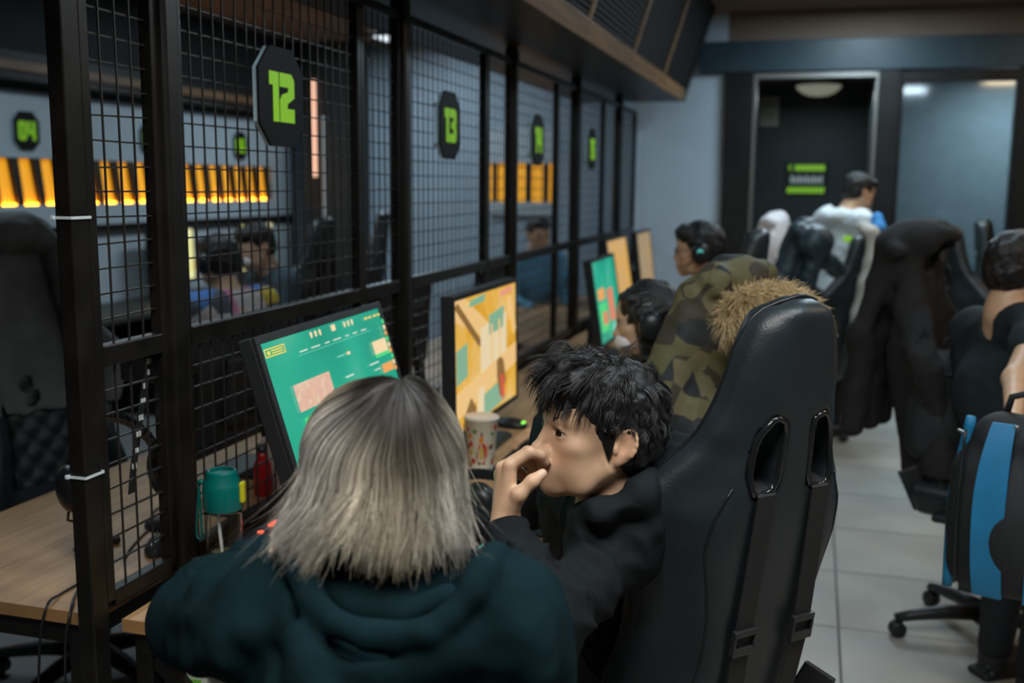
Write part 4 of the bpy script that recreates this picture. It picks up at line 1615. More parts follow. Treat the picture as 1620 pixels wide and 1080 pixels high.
def man_hair(T, root, seed=5):
    r = np.random.default_rng(seed)
    sd = SDF(0.02)

    def e(p, q, k=.02, op='u'):
        sd.ell(T(*p), A(*q) * T.s, T.R, k, op)
    e((0, -.012, .052), (.085, .107, .088))
    e((0, -.04, .0), (.080, .078, .070))
    e((0, .050, .092), (.072, .060, .050))
    for s in (-1, 1):
        sd.cap(T(s * .062, .030, .050), T(s * .066, .022, .018), .014 * T.s, .009 * T.s, .015)
        sd.ell(T(s * .085, -.005, -.004), A(.03, .026, .034) * T.s, T.R, .006, 's')
    sd.ell(T(0, .105, -.025), A(.085, .062, .058) * T.s, T.R, .010, 's')
    sd.ell(T(0, .06, -.075), A(.1, .09, .062) * T.s, T.R, .010, 's')
    sd.box(T(0, -.03, -.125), A(.15, .15, .055) * T.s, T.R, .01, .01, 's')
    o = sobj('hair_cap', sd, 0.0045, mat('black_hair_base', (0.008, 0.008, 0.009), 0.5), None,
             disp=lambda p: .004 * noise3(p, 160, 3) + .002 * noise3(p, 420, 8))
    bind(o, root)
    N = 9000
    P0, D = [], []
    while len(P0) < N:
        u = r.normal(size=3)
        u /= np.linalg.norm(u)
        th_, ph = math.acos(u[2]), math.atan2(u[0], u[1])   # ph 0 = front
        if u[2] < -0.62:
            continue
        fr = math.cos(ph)
        lim = 0.34 if fr > 0.55 else (0.02 if fr > -0.05 else -0.62)
        if u[2] < lim + r.uniform(-.06, .06):
            continue
        p = A(0, -.012, .045) + u * A(.082, .103, .086)
        if u[2] < .1 and abs(p[0]) > .06 and -.034 < p[1] < .018 and p[2] < .035:
            continue
        P0.append(p)
        D.append(u)
    P0, D = np.array(P0), np.array(D)
    # side locks in front of the ears
    sl = []
    for s in (-1, 1):
        for i in range(650):
            a, b = r.random(), r.random()
            p0 = A(s * (.0735 - .010 * b), .004 + .042 * b, .030 + .03 * r.random())
            e0 = A(s * (.0770 - .008 * b), .012 + .016 * b, -.030 + .045 * b + .018 * r.random())
            m0 = (p0 + e0) / 2 + A(s * .006, r.normal() * .002, 0)
            t = np.linspace(0, 1, 8)[:, None]
            sl.append((1 - t) ** 2 * p0 + 2 * t * (1 - t) * m0 + t * t * e0 + A(s * .0025, 0, 0) * r.random())
    sl = np.array(sl)
    bind(strands('side_locks', T.o + (sl * T.s) @ T.R.T, .0007, M_hairb, None, np.ones((len(sl), 8, 3)) * A(.010, .0095, .0095)), root)
    Sg = 12
    # flow: forward and down in front, down at the sides and back
    top = np.clip((D[:, 2] - .25) / .6, 0, 1)[:, None]
    frt = np.clip((D[:, 1] + .35) / .9, 0, 1)[:, None]
    fl = A(0, .9, .08) * (top * frt) + A(0, -.35, -.9) * (1 - top * frt)
    fl = fl + A(0.25, 0, 0) * np.sin(P0[:, 1:2] * 40 + P0[:, 2:3] * 25) * top
    L = (.028 + .062 * top[:, 0] * (0.5 + 0.5 * frt[:, 0])) * r.uniform(.6, 1.25, N)
    L = L + .026 * np.clip(D[:, 1], 0, 1) * np.clip(D[:, 2] + .2, 0, 1)
    ci = r.integers(0, 420, N)
    cen = P0[r.integers(0, N, 420)]
    d2 = ((P0[:, None, :] - cen[None]) ** 2).sum(-1) if N < 4000 else None
    ci = np.empty(N, int)
    for i in range(0, N, 1000):
        ci[i:i + 1000] = ((P0[i:i + 1000, None, :] - cen[None]) ** 2).sum(-1).argmin(1)
    cph = r.uniform(0, 6.28, 420)
    cd = r.normal(size=(420, 3)) * .20
    camp = r.uniform(.002, .007, 420)
    pts = np.zeros((N, Sg, 3))
    p = P0.copy()
    lift = D * .6
    st = L / (Sg - 1)
    for i in range(Sg):
        t = i / (Sg - 1)
        a = cph[ci] + t * 7.0
        wob = np.stack([np.sin(a), np.cos(a * 1.1), np.sin(a * .8 + 1)], 1) * camp[ci][:, None] * t ** .7
        pull = (cen[ci] - P0) * (.55 * t)
        pts[:, i] = p + wob + pull
        dr = lift * (1 - t) * (.35 + .5 * top) + fl * (.55 + .6 * t) + cd[ci] * .8 + A(0, 0, -1.1) * t * t * (.4 + np.clip(D[:, 1:2], 0, 1))
        dr /= np.linalg.norm(dr, axis=1, keepdims=True)
        p = p + dr * st[:, None]
    # keep hair off the skull
    q = (pts - A(0, -.010, .042)) / A(.080, .1005, .090)
    ln = np.linalg.norm(q, axis=2, keepdims=True)
    low = pts[..., 2:3] > .02
    pts = np.where((ln < 1) & low, A(0, -.010, .042) + q / np.maximum(ln, 1e-6) * A(.080, .1005, .090), pts)
    Wp = T.o + (pts * T.s) @ T.R.T
    sh = r.uniform(.5, 1.5, N)[:, None, None] * np.ones((1, Sg, 1))
    col = sh * A(.012, .011, .011) + (r.random(N) < .12)[:, None, None] * A(.02, .015, .011)
    s = strands('hair', Wp, r.uniform(.00045, .0009, N), M_hairb, None, col)
    bind(s, root)
    # brows
    bp = []
    for sgn in (-1, 1):
        for i in range(240):
            t = r.random()
            b = A(sgn * (.014 + .032 * t), .0985 - .016 * t * t - .002 * t, .0275 + .007 * math.sin(t * 2.4) + r.uniform(-.0028, .0028))
            dr = nrm(A(sgn * .9, -.25 - .4 * t, .35 - .6 * t)) * .0115
            bp.append([b, b + dr * .5 + A(0, .0012, 0), b + dr])
    bp = np.array(bp)
    Wb = T.o + (bp * T.s) @ T.R.T
    bind(strands('eyebrows', Wb, .0008, M_hairb, None, np.ones((len(bp), 3, 3)) * A(.012, .01, .01)), root)


man_hair(mT, man)
for a, b in (('shL', 'elL'), ('elL', 'wrL'), ('shL', 'shR'), ('pelvis', 'neck'), ('shR', 'elR'), ('elR', 'wrR')):
    print('LEN', a, b, round(float(np.linalg.norm(J[a] - J[b])), 3))
print('man head', mH, 'neck', J['neck'], 'shL', J['shL'], 'elL', J['elL'])

# ------------------------------------------------ the blonde person in the teal hoodie
bf = nrm(A(-0.42, 0.90, -0.12))
bT = Pose(W(607, 758, 1.47), bf, up=(0.0, 0, 1), sc=1.03)
bl = person_root('person with ash blonde hair in a dark teal hoodie, seen from behind', bT.o)
side = np.cross(bf, A(0, 0, 1))
J = dict(neck=W(612, 915, 1.44), pelvis=A(-.40, 1.03, .58), chest=W(615, 1090, 1.40),
         shL=W(425, 985, 1.45), shR=W(800, 985, 1.36), elL=W(305, 985, 1.62), wrL=W(415, 890, 1.66),
         elR=W(845, 1190, 1.42), wrR=W(740, 1050, 1.68),
         hipL=A(-.50, 1.05, .56), hipR=A(-.32, 1.10, .56), knL=A(-.70, 1.42, .54), knR=A(-.52, 1.48, .54),
         anL=A(-.72, 1.46, .10), anR=A(-.54, 1.52, .10))
sd = SDF(0.01)
head_prims(sd, bT)
body_prims(sd, J, -0.008)
HOL = np.stack([nrm(side), nrm(A(bf[0], bf[1], .35)), nrm(np.cross(side, A(bf[0], bf[1], .35)))], 1)
sd.ell(W(622, 925, 1.335), (.185, .150, .135), HOL, .01, 's')
sd.cap(bT(0, -.03, -.1), J['neck'], .046, .05, .03)
hand_prims(sd, J['wrL'], W(470, 830, 1.64) - J['wrL'], A(.6, .2, .3), -1, 0.7)
hand_prims(sd, J['wrR'], A(-.5, .8, .0), A(0, 0, -1), 1, 0.5)
body = sobj('body', sd, 0.0045, M_skin, None, col=face_col(bT, (.66, .46, .34)))
bind(body, bl)
bTl = Pose(bT.o - A(*bl.location), bf, sc=1.03)
eyes(bTl, bl)

M_hood = mat('teal_hoodie_fleece', (0.0042, 0.0150, 0.0185), 0.9, noise=0.18, nscale=9, bump=0.22, bscale=700, spec=0.08)
sd = SDF(0.03)
body_prims(sd, J, 0.022, neck=False, legs=False, arms=False)
sd.cap(J['shL'], J['elL'], .078, .066, .06)
fa = nrm(J['wrL'] - J['elL'])
sd.cap(J['elL'], J['wrL'], .062, .046, .03)
sd.cap(J['shR'], J['elR'], .080, .066, .06)
sd.cap(J['elR'], J['wrR'], .060, .045, .03)
for t in (.2, .42, .64, .85):
    c_ = J['elL'] + (J['wrL'] - J['elL']) * t
    e1 = nrm(fa + A(.2 * math.sin(t * 9), 0, .2 * math.cos(t * 11)))
    e2 = nrm(np.cross(e1, A(0, 0, 1)))
    r_ = .066 - .014 * t
    sd.ell(c_, (.011, r_, r_), np.stack([e1, e2, np.cross(e1, e2)], 1), .018)
# hood lying open on the shoulders: pouch, rim and inner hollow
rim = [(478, 905, 1.36), (492, 948, 1.325), (530, 985, 1.295), (580, 1007, 1.275), (628, 1012, 1.265), (672, 1002, 1.262), (712, 975, 1.268), (745, 940, 1.282), (768, 905, 1.305)]
rimW = [W(*q) for q in rim]
sd.ell(W(620, 1075, 1.35), (.165, .080, .075), np.stack([nrm(side), nrm(A(bf[0], bf[1], 0)), A(0, 0, 1)], 1), .03)
sd.chain([W(u + (u - 620) * .10, v + 40, d + .03) for u, v, d in rim], [.030, .036, .040, .042, .042, .040, .038, .034, .030], .02)
sd.ell(W(622, 925, 1.335), (.140, .105, .088), np.stack([nrm(side), nrm(A(bf[0], bf[1], .35)), nrm(np.cross(side, A(bf[0], bf[1], .35)))], 1), .012, 's')
sd.chain([W(455, 880, 1.42)] + rimW + [W(785, 880, 1.36)], [.022, .020, .019, .018, .018, .018, .018, .018, .019, .020, .022], .006)
sd.chain([W(505, 925, 1.375), W(560, 962, 1.355), (W(640, 972, 1.345)), W(710, 945, 1.345)], [.014, .018, .018, .014], .016)
# collar round the neck inside the hood
sd.chain([W(612, 900, 1.445) + (nrm(side) * math.cos(t) * .078 + A(bf[0], bf[1], .25) * math.sin(t) * .075) for t in np.linspace(0, 6.283, 15)], [.026] * 15, .012)
# shoulder folds
for pts, r in (([(470, 1015, 1.30), (490, 1060, 1.28), (520, 1120, 1.26)], .020), ([(400, 1000, 1.36), (340, 985, 1.45), (300, 975, 1.52)], .020),
               ([(360, 1040, 1.38), (320, 1040, 1.46), (290, 1030, 1.53)], .020), ([(790, 950, 1.31), (830, 1000, 1.29), (850, 1070, 1.28)], .018),
               ([(330, 930, 1.52), (370, 905, 1.56), (420, 895, 1.58)], .022),):
    sd.chain([W(*q) for q in pts], [r] * len(pts), .03)
hd_ = sobj('hoodie', sd, 0.0058, M_hood, None, disp=fold_disp([(17, .007, 21), (36, .005, 23), (80, .0015, 24)]), relax=2)
bind(hd_, bl)
tr = SDF(0.02)
for s in 'LR':
    tr.cap(J['hip' + s], J['kn' + s], .098, .072, .04)
    tr.cap(J['kn' + s], J['an' + s], .070, .056, .02)
tr.ell(J['pelvis'] - A(0, 0, .01), (.18, .15, .10), None, .05)
bind(sobj('trousers', tr, 0.011, M_trs, None), bl)
shoes(J, bl, (-.45, .9))

# hair
M_hairl = vcol_mat('ash_blonde_hair', 0.38, spec=0.5)


def blonde_hair(T, root, seed=9):
    r = np.random.default_rng(seed)
    cen = A(0.0, -.012, .030)
    rad = A(.096, .114, .099)
    N = 11500
    Sg = 17
    al = 0.55
    # azimuth: 0 = back, +-pi = front; local x = right, y = forward
    az = r.uniform(-2.45, 2.45, N)
    t0 = np.abs(r.normal(0, .55, N))
    t0 = np.clip(t0, 0.02, 1.45)
    off = r.beta(1.2, 1.6, N) * .020 - .002
    seg = np.linspace(0, 1, Sg)
    clump = noise3(np.stack([az * 9, t0 * 0, az * 0], 1), 1.0, 31)
    c2 = noise3(np.stack([az * 26, t0 * 4, az * 0], 1), 1.0, 32)
    c3 = noise3(np.stack([az * 13, off * 60, az * 0], 1), 1.0, 37)
    zend = -.067 + .018 * clump + .016 * r.normal(size=N) - .018 * (np.abs(az) > 1.2) + .010 * np.cos(az)
    part = A(.022, .0)            # the crown sits right of the middle
    pts = np.zeros((N, Sg, 3))
    the = 1.60 - al * np.cos(az)
    t0 = np.minimum(t0, the - .08)
    arc = (the - t0) * .102      # length over the skull
    drop = cen[2] - zend
    tot = arc + drop
    for i, s in enumerate(seg):
        l = s * tot
        on = l < arc
        th = t0 + (the - t0) * np.clip(l / arc, 0, 1)
        a = az + .10 * np.sin(l * 22 + clump * 3) * np.clip(l / .25, 0, 1) * .5 + c2 * .035 * (l / tot)
        rr = 1 + off / .1
        x = np.sin(a) * np.sin(th) * rad[0] * rr
        y_, z_ = -np.cos(a) * np.sin(th), np.cos(th)
        y = (y_ * math.cos(al) - z_ * math.sin(al)) * rad[1] * rr
        z = (y_ * math.sin(al) + z_ * math.cos(al)) * rad[2] * rr
        d = np.clip(l - arc, 0, None)
        k = d / np.maximum(drop, .01)
        fl = 1 + .04 * k + .20 * k * k + .05 * clump * k
        flx = 1 + (.10 * k + .24 * k * k) * (np.sin(a) < 0) + (.0 * k + .03 * k * k) * (np.sin(a) >= 0)
        x = x * flx
        y = y * np.where(np.cos(a) > 0, 1 + .02 * k + .10 * k * k, 1 - .05 * k)
        z = z - d
        x = x + .0035 * np.sin(l * 60 + az * 40) * k + k * k * (.014 * c3 - .016 * np.exp(-((az + .5) / .6) ** 2))
        w = np.clip(1 - th / .9, 0, 1)
        pts[:, i, 0] = cen[0] + x + part[0] * w
        pts[:, i, 1] = cen[1] + y + part[1] * w
        pts[:, i, 2] = cen[2] + z + .014 * np.exp(-(th / .40) ** 2)
    # stray ends
    fly = r.random(N) < .05
    j = np.linspace(0, 1, Sg) ** 3
    pts[fly] += j[None, :, None] * r.normal(size=(fly.sum(), 1, 3)) * A(.028, .022, .012)
    Wp = T.o + (pts * T.s) @ T.R.T
    tint = np.clip(.5 + .5 * noise3(np.stack([az * 3.2, az * 0, az * 0], 1), 1.0, 35) + .35 * np.exp(-((az - .35) / .5) ** 2), 0, 1)
    ash, yel = A(.52, .50, .47), A(.62, .50, .28)
    base = ash[None] * (1 - tint[:, None] * .75) + yel[None] * tint[:, None] * .75
    base = base * (r.uniform(.55, 1.2, N) * (1 + .28 * clump + .22 * c2))[:, None]
    dark = (r.random(N) < .14)
    base[dark] *= .42
    L_ = seg[None, :] * tot[:, None] + t0[:, None] * .10
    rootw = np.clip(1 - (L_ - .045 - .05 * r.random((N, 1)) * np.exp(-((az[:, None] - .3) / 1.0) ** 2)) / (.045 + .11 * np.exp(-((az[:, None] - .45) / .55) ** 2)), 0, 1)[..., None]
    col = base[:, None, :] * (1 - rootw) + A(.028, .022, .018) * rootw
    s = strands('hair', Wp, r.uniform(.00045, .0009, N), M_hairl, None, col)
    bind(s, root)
    # scalp cap under the strands
    sd = SDF(.01)
    sd.ell(T(*(cen + A(0, 0, 0))), rad * T.s * .985, T.R, .01)
    for a in np.linspace(-2.2, 2.2, 15):
        x, y = math.sin(a) * rad[0] * .9, -math.cos(a) * rad[1] * .9
        sd.cap(T(cen[0] + x, cen[1] + y, cen[2]), T(cen[0] + x * 1.12, cen[1] + y * 1.08, -.045), .012, .008, .016)
    sd.ell(T(0, .105, -.03), A(.060, .075, .075) * T.s, T.R, .01, 's')

    def capcol(V):
        p = T.inv(V)
        w = np.clip((p[:, 2] - .085) / .05, 0, 1)[:, None]
        return A(.22, .20, .155) * (1 - w) + A(.03, .024, .02) * w
    bind(sobj('hair_underlayer', sd, .006, M_hairl, None, col=capcol), root)


blonde_hair(bT, bl)
for a, b in (('shL', 'elL'), ('elL', 'wrL'), ('shL', 'shR'), ('pelvis', 'neck'), ('shR', 'elR'), ('elR', 'wrR')):
    print('LENB', a, b, round(float(np.linalg.norm(J[a] - J[b])), 3))
print('blonde', bT.o, J)
# stool under the blonde person
st = thing('stool', 'low round black padded stool under the person in the teal hoodie', 'stool', (-0.41, 1.05, 0))
MB().lathe([(0.0, .40), (.17, .40), (.18, .41), (.18, .44), (.165, .455), (0, .46)], n=32).build('seat', M_leather, st, sm=True)
MB().lathe([(.025, .02), (.025, .40)], n=16, cap=True).build('column', M_plast, st, sm=True)
MB().lathe([(0.0, 0.0), (.19, 0.0), (.19, .012), (.04, .03), (0, .03)], n=32).build('base', M_plast, st, sm=True)

# ================================================================== headsets and the other people
M_hs = mat('headset_black', (0.014, 0.015, 0.017), 0.35, noise=0.2)
M_cush = mat('headset_cushion', (0.010, 0.010, 0.011), 0.6, bump=0.1, bscale=400)
_hs = [None]


def headset(label, T, mat4=None, led=None, w=0.092):
    """over-ear headset; T: head pose it is worn on (or None with mat4)"""
    t = thing('headset', label, 'headset', group='over-ear headsets')
    if T is not None:
        t.matrix_world = T.mat4()
    else:
        t.matrix_world = mat4
    P = [(math.cos(a) * (w + .004), -.012 + .012 * math.sin(a), .012 + math.sin(a) * .125) for a in np.linspace(0, math.pi, 25)]
    g = MB()
    for i in range(24):
        g.bar(P[i], P[i + 1], .032, .012, up=(0, 1, 0) if 0 else nrm(A(*P[i]) - A(0, -.012, .02)))
    g.build('headband', M_hs, t, bevel=.003)
    for s in (-1, 1):
        q = SDF(.01)
        q.ell((s * (w + .012), -.012, -.002), (.026, .043, .050))
        c = sobj('ear_cup', q, .005, M_hs, t)
        g = MB()
        ring = [(s * (w - .008), -.012 + .032 * math.cos(a), -.002 + .039 * math.sin(a)) for a in np.linspace(0, 2 * math.pi, 25)[:-1]]
        g.tube(ring, .011, 8, closed=True)
        g.build('ear_cushion', M_cush, c, sm=True)
        if led:
            MB().lathe([(0, 0), (.012, 0), (.010, .003), (0, .004)], c=(s * (w + .037), -.012, .004), n=12, axis='x').build('led', led, c)
    MB().tube([(-w - .01, .02, -.03), (-w - .005, .06, -.055), (-w + .03, .095, -.062)], .003, 6).build('microphone', M_hs, t, sm=True)
    return t


M_hairdk = mat('dark_hair', (0.010, 0.009, 0.009), 0.42, noise=0.4, nscale=60, bump=0.6, bscale=180, stretch=(1, 1, .25))


def simple_hair(T, root, style, m=None):
    sd = SDF(.015)

    def e(p, q, k=.015, op='u'):
        sd.ell(T(*p), A(*q) * T.s, T.R, k, op)
    e((0, -.014, .050), (.087, .108, .088))
    e((0, -.045, .0), (.078, .074, .070))
    if style == 'bob':
        for a in np.linspace(-1.9, 1.9, 13):
            x, y = math.sin(a) * .084, -.012 - math.cos(a) * .098
            sd.cap(T(x, y, .04), T(x * 1.05, y * 1.02, -.105), .020, .014, .02)
        for x in np.linspace(-.06, .06, 7):
            sd.cap(T(x, .06 - x * x * 5, .085), T(x * 1.1, .088 - x * x * 9, .022), .020, .010, .012)
        e((0, .10, -.06), (.058, .075, .070), .01, 's')
    else:
        e((0, .055, .088), (.070, .050, .042))
        e((0, .108, -.025), (.080, .060, .062), .01, 's')
        e((0, .06, -.08), (.1, .10, .068), .01, 's')
        for s in (-1, 1):
            e((s * .086, -.006, -.004), (.026, .024, .034), .006, 's')
        sd.box(T(0, -.03, -.125), A(.15, .15, .058) * T.s, T.R, .01, .01, 's')
    bind(sobj('hair', sd, .0055, m or M_hairdk, None, disp=lambda p: .004 * noise3(p, 140, 3) + .002 * noise3(p, 330, 5)), root)


def figure(label, head, f, top_m, skin=SK, hair='short', pose='sit', J=None, sleeve='long', hood=False, sc=1.0, shw=.19, fold=.006, hair_m=None, pitch=-.08):
    T = Pose(head, nrm(A(f[0], f[1], pitch)), sc=sc)
    f = nrm(A(f[0], f[1], 0))
    sd_ = np.cross(f, A(0, 0, 1))
    H = T.o
    nk = T(0, -.045, -.15)
    D = dict(neck=nk)
    lean = 0.10 if pose == 'sit' else 0.02
    D['chest'] = nk - f * lean * .5 - A(0, 0, .21)
    z0 = .60 if pose == 'sit' else .93
    pel = nk - f * (lean + .06)
    D['pelvis'] = A(pel[0], pel[1], z0)
    for s, sg in (('L', -1), ('R', 1)):
        D['sh' + s] = nk - A(0, 0, .055) + sd_ * sg * shw - f * .02
        D['el' + s] = D['sh' + s] + f * .10 - A(0, 0, .27) + sd_ * sg * .04
        D['wr' + s] = D['el' + s] + f * .22 - A(0, 0, .05) - sd_ * sg * .06
        D['hip' + s] = D['pelvis'] + sd_ * sg * .09 - A(0, 0, .03)
        if pose == 'sit':
            D['kn' + s] = D['hip' + s] + f * .40 + A(0, 0, -.02)
            D['an' + s] = A(*(D['kn' + s] + f * .04)[:2], .10)
        else:
            D['el' + s] = D['sh' + s] + f * .03 - A(0, 0, .29) + sd_ * sg * .05
            D['wr' + s] = D['el' + s] + f * .14 - A(0, 0, .22)
            D['kn' + s] = A(*(D['hip' + s] + f * .03)[:2], .50)
            D['an' + s] = A(*D['hip' + s][:2], .10)
    if J:
        D.update(J)
        for s, sg in (('L', -1), ('R', 1)):
            if 'pelvis' in J:
                D['hip' + s] = D['pelvis'] + sd_ * sg * .09 - A(0, 0, .03)
                D['kn' + s] = A(*(D['hip' + s] + f * .03)[:2], .45)
                D['an' + s] = A(*D['hip' + s][:2], .10)
    root = person_root(label, H)
    sd = SDF(.01)
    head_prims(sd, T)
    body_prims(sd, D, -.008)
    sd.cap(T(0, -.03, -.1), D['chest'] + A(0, 0, .12), .05, .065, .03)
    for s, sg in (('L', -1), ('R', 1)):
        hand_prims(sd, D['wr' + s], D['wr' + s] - D['el' + s], D.get('pn' + s, A(0, 0, -1) if pose == 'sit' else -sd_ * sg), sg, D.get('curl', .45))
    bind(sobj('body', sd, .0066, M_skin, None, col=face_col(T, skin)), root)
    eyes(Pose(T.o - A(*root.location), T.R[:, 1], sc=sc), root)
    sd = SDF(.02)
    body_prims(sd, D, .014, neck=False, legs=False, arms=False)
    for s in 'LR':
        if sleeve == 'long':
            sd.cap(D['sh' + s], D['el' + s], .068, .056, .045)
            sd.cap(D['el' + s], D['wr' + s], .054, .038, .02)
        else:
            sd.cap(D['sh' + s], D['sh' + s] * .62 + D['el' + s] * .38, .066, .064, .045)
    if hood:
        sd.ell(nk - f * .085 - A(0, 0, .02), (.115, .115, .075), None, .03)
        sd.ell(nk - f * .03 + A(0, 0, .03), (.075, .085, .06), None, .02, 's')
    sd.cap(nk - A(0, 0, .02), T(0, -.03, -.05), .058, .06, .006, 's')
    bind(sobj('top', sd, .009, top_m, None, disp=fold_disp([(26, fold, 11), (60, fold * .4, 12)])), root)
    tr = SDF(.02)
    for s in 'LR':
        tr.cap(D['hip' + s], D['kn' + s], .098, .072, .04)
        tr.cap(D['kn' + s], D['an' + s], .070, .056, .02)
    tr.ell(D['pelvis'] - A(0, 0, .01), (.17, .15, .11), None, .05)
    bind(sobj('trousers', tr, .014, M_trs, None), root)
    shoes(D, root, f)
    simple_hair(T, root, hair, hair_m)
    return root, T, D


def mask(T, root, m):
    sd = SDF(.006)
    sd.ell(T(0, .072, -.052), A(.062, .046, .040) * T.s, T.R, .006)
    sd.ell(T(0, .062, -.052), A(.057, .044, .060) * T.s, T.R, .004, 's')
    bind(sobj('face_mask', sd, .004, m, None), root)
    for s in (-1, 1):
        o = MB().tube([T(s * .058, .068, -.035), T(s * .074, .02, -.018), T(s * .078, -.012, .018)], .0018, 5).build('mask_strap', m, None, sm=True)
        bind(o, root)


M_mask = mat('white_mask', (0.75, 0.68, 0.68), 0.8)
M_dkhood = mat('black_hoodie', (0.016, 0.019, 0.021), 0.85, noise=0.2, nscale=8)
# masked player with a headset
h = W(1026, 510, 3.28)
girl, gT, gJ = figure('masked player with a black bob and headset, leaning towards her screen', h, (-1.0, -.12), M_dkhood, hair='bob',
                      J=dict(shR=A(h[0] - .02, h[1] + .18, 1.04), elR=A(-.66, h[1] + .30, .86), wrR=A(-.84, 3.44, .815),
                             elL=A(-.62, h[1] - .12, .86), wrL=A(-.80, h[1] - .02, .80)), pitch=-.16, sc=.97, shw=.165)
mask(gT, girl, M_mask)
headset('big black headset worn by the masked player', gT)
# player with glasses
h = W(1106, 398, 4.75)
gl, qT, _ = figure('player with glasses and headset, face lit orange by the far screens', h, (-1.0, -.05), M_dkhood, skin=(.62, .36, .22), hood=True)
M_teal = mat('teal_led', (0.05, 0.5, 0.45), 0.4, emit=(0.1, 0.7, 0.6), estr=0.5)
headset('headset with a small teal light worn by the player with glasses', qT, led=M_teal)
gs = thing('glasses', 'thin dark glasses on the orange lit face', 'glasses')
gs.matrix_world = qT.mat4()
for s in (-1, 1):
    MB().tube([(s * .033 + .021 * math.cos(a), .104, .008 + .016 * math.sin(a)) for a in np.linspace(0, 6.283, 17)[:-1]], .0018, 6, closed=True).build('rim', M_hs, gs, sm=True)
    MB().tube([(s * .054, .103, .012), (s * .078, .06, .012), (s * .080, -.01, .008)], .0016, 6).build('temple', M_hs, gs, sm=True)
MB().tube([(-.012, .106, .010), (0, .108, .012), (.012, .106, .010)], .0016, 6).build('bridge', M_hs, gs, sm=True)
# standing in white
h = W(1358, 306, 6.9)
M_wh = mat('white_hoodie', (0.62, 0.66, 0.68), 0.85, noise=0.06)
wp, wT, wJ = figure('person in a white hoodie and dark trousers standing before the doorway', h, (.75, .55), M_wh, pose='stand', hood=True, fold=.012, shw=.20, pitch=-.3)
lm = MB().box(-.035, .035, -.004, .004, -.018, .018).build('sleeve_patch', M_lime, None, bevel=.002)
lm.location = Vector(W(1343, 378, 6.62))
lm.rotation_euler = (0, 0, .05)
bind(lm, wp)
bs = SDF(.02)
bs.chain([W(1388, 344, 6.62), W(1390, 362, 6.60), W(1386, 378, 6.60)], [.035, .045, .03], .02)
o = sobj('blue_pouch', bs, .009, mat('blue_cloth', (0.03, 0.22, 0.55), 0.6), None)
tag(o, 'bright blue pouch at the chest of the person in white', 'bag')
# person in the black tee
h = W(1612, 432, 3.35)
M_tee = mat('black_tee', (0.010, 0.018, 0.022), 0.85, noise=0.15, nscale=6)
tp, tT, tJ = figure('person in a black t-shirt at the right edge, arm reaching down to the backpack', h, (.72, .45), M_tee, pose='stand', sleeve='short', shw=.185, fold=.008,
                    skin=(.56, .34, .21), J=dict(neck=W(1592, 497, 3.38), chest=W(1580, 625, 3.45), pelvis=A(*W(1625, 800, 3.4)[:2], .82),
                                                shR=W(1648, 515, 3.18), shL=W(1538, 522, 3.6), elR=W(1606, 600, 2.98), wrR=W(1604, 664, 2.79),
                                                elL=W(1530, 690, 3.75), wrL=W(1590, 720, 3.95), pnR=A(-1, 0, 0)))
mask(tT, tp, M_mask)
# beyond the fence
M_print = mat('printed_jacket', (0.5, 0.3, 0.3), 0.8)
nt = M_print.node_tree
v = nt.nodes.new('ShaderNodeTexVoronoi')
v.inputs['Scale'].default_value = 7.5
r_ = nt.nodes.new('ShaderNodeValToRGB')
r_.color_ramp.interpolation = 'CONSTANT'
el = r_.color_ramp.elements
for i, c in enumerate(((.55, .18, .28), (.50, .38, .05), (.06, .07, .09), (.06, .16, .42), (.55, .5, .5), (.07, .08, .10))):
    e = el[i] if i < 2 else el.new(i / 6)
    e.position = i / 6
    e.color = (*c, 1)
nt.links.new(nt.nodes['Texture Coordinate'].outputs['Object'], v.inputs['Vector'])
sp = nt.nodes.new('ShaderNodeSeparateColor')
nt.links.new(v.outputs['Color'], sp.inputs[0])
nt.links.new(sp.outputs[0], r_.inputs['Fac'])
nt.links.new(r_.outputs['Color'], nt.nodes['Principled BSDF'].inputs['Base Color'])
h = W(346, 415, 5.0)
pa, aT, _ = figure('player in a colourful printed jacket with headset beyond the fence', h, (-.95, .30), M_print, shw=.215)
headset('grey black headset worn by the player in the printed jacket', aT)
h = W(405, 392, 5.75)
M_bluegrey = mat('blue_grey_hoodie', (0.035, 0.055, 0.07), 0.85)
pb, bT2, _ = figure('masked person in a blue grey hoodie beyond the fence, face towards us', h, (-.55, -.80), M_bluegrey, skin=(.66, .42, .28), pitch=-.25)
mask(bT2, pb, M_mask)
h = W(22, 428, 4.6)
pc, cT, _ = figure('dark clothed player with headset at the left edge beyond the fence', h, (-.90, .35), M_dkhood)
headset('black headset worn by the player at the left edge', cT)
h = W(852, 372, 7.9)
pd, dT, _ = figure('small distant person in blue seen through the fence below sign 14', h, (.6, -.75), mat('sky_blue_shirt', (0.10, 0.28, 0.42), 0.8), skin=(.66, .38, .24))

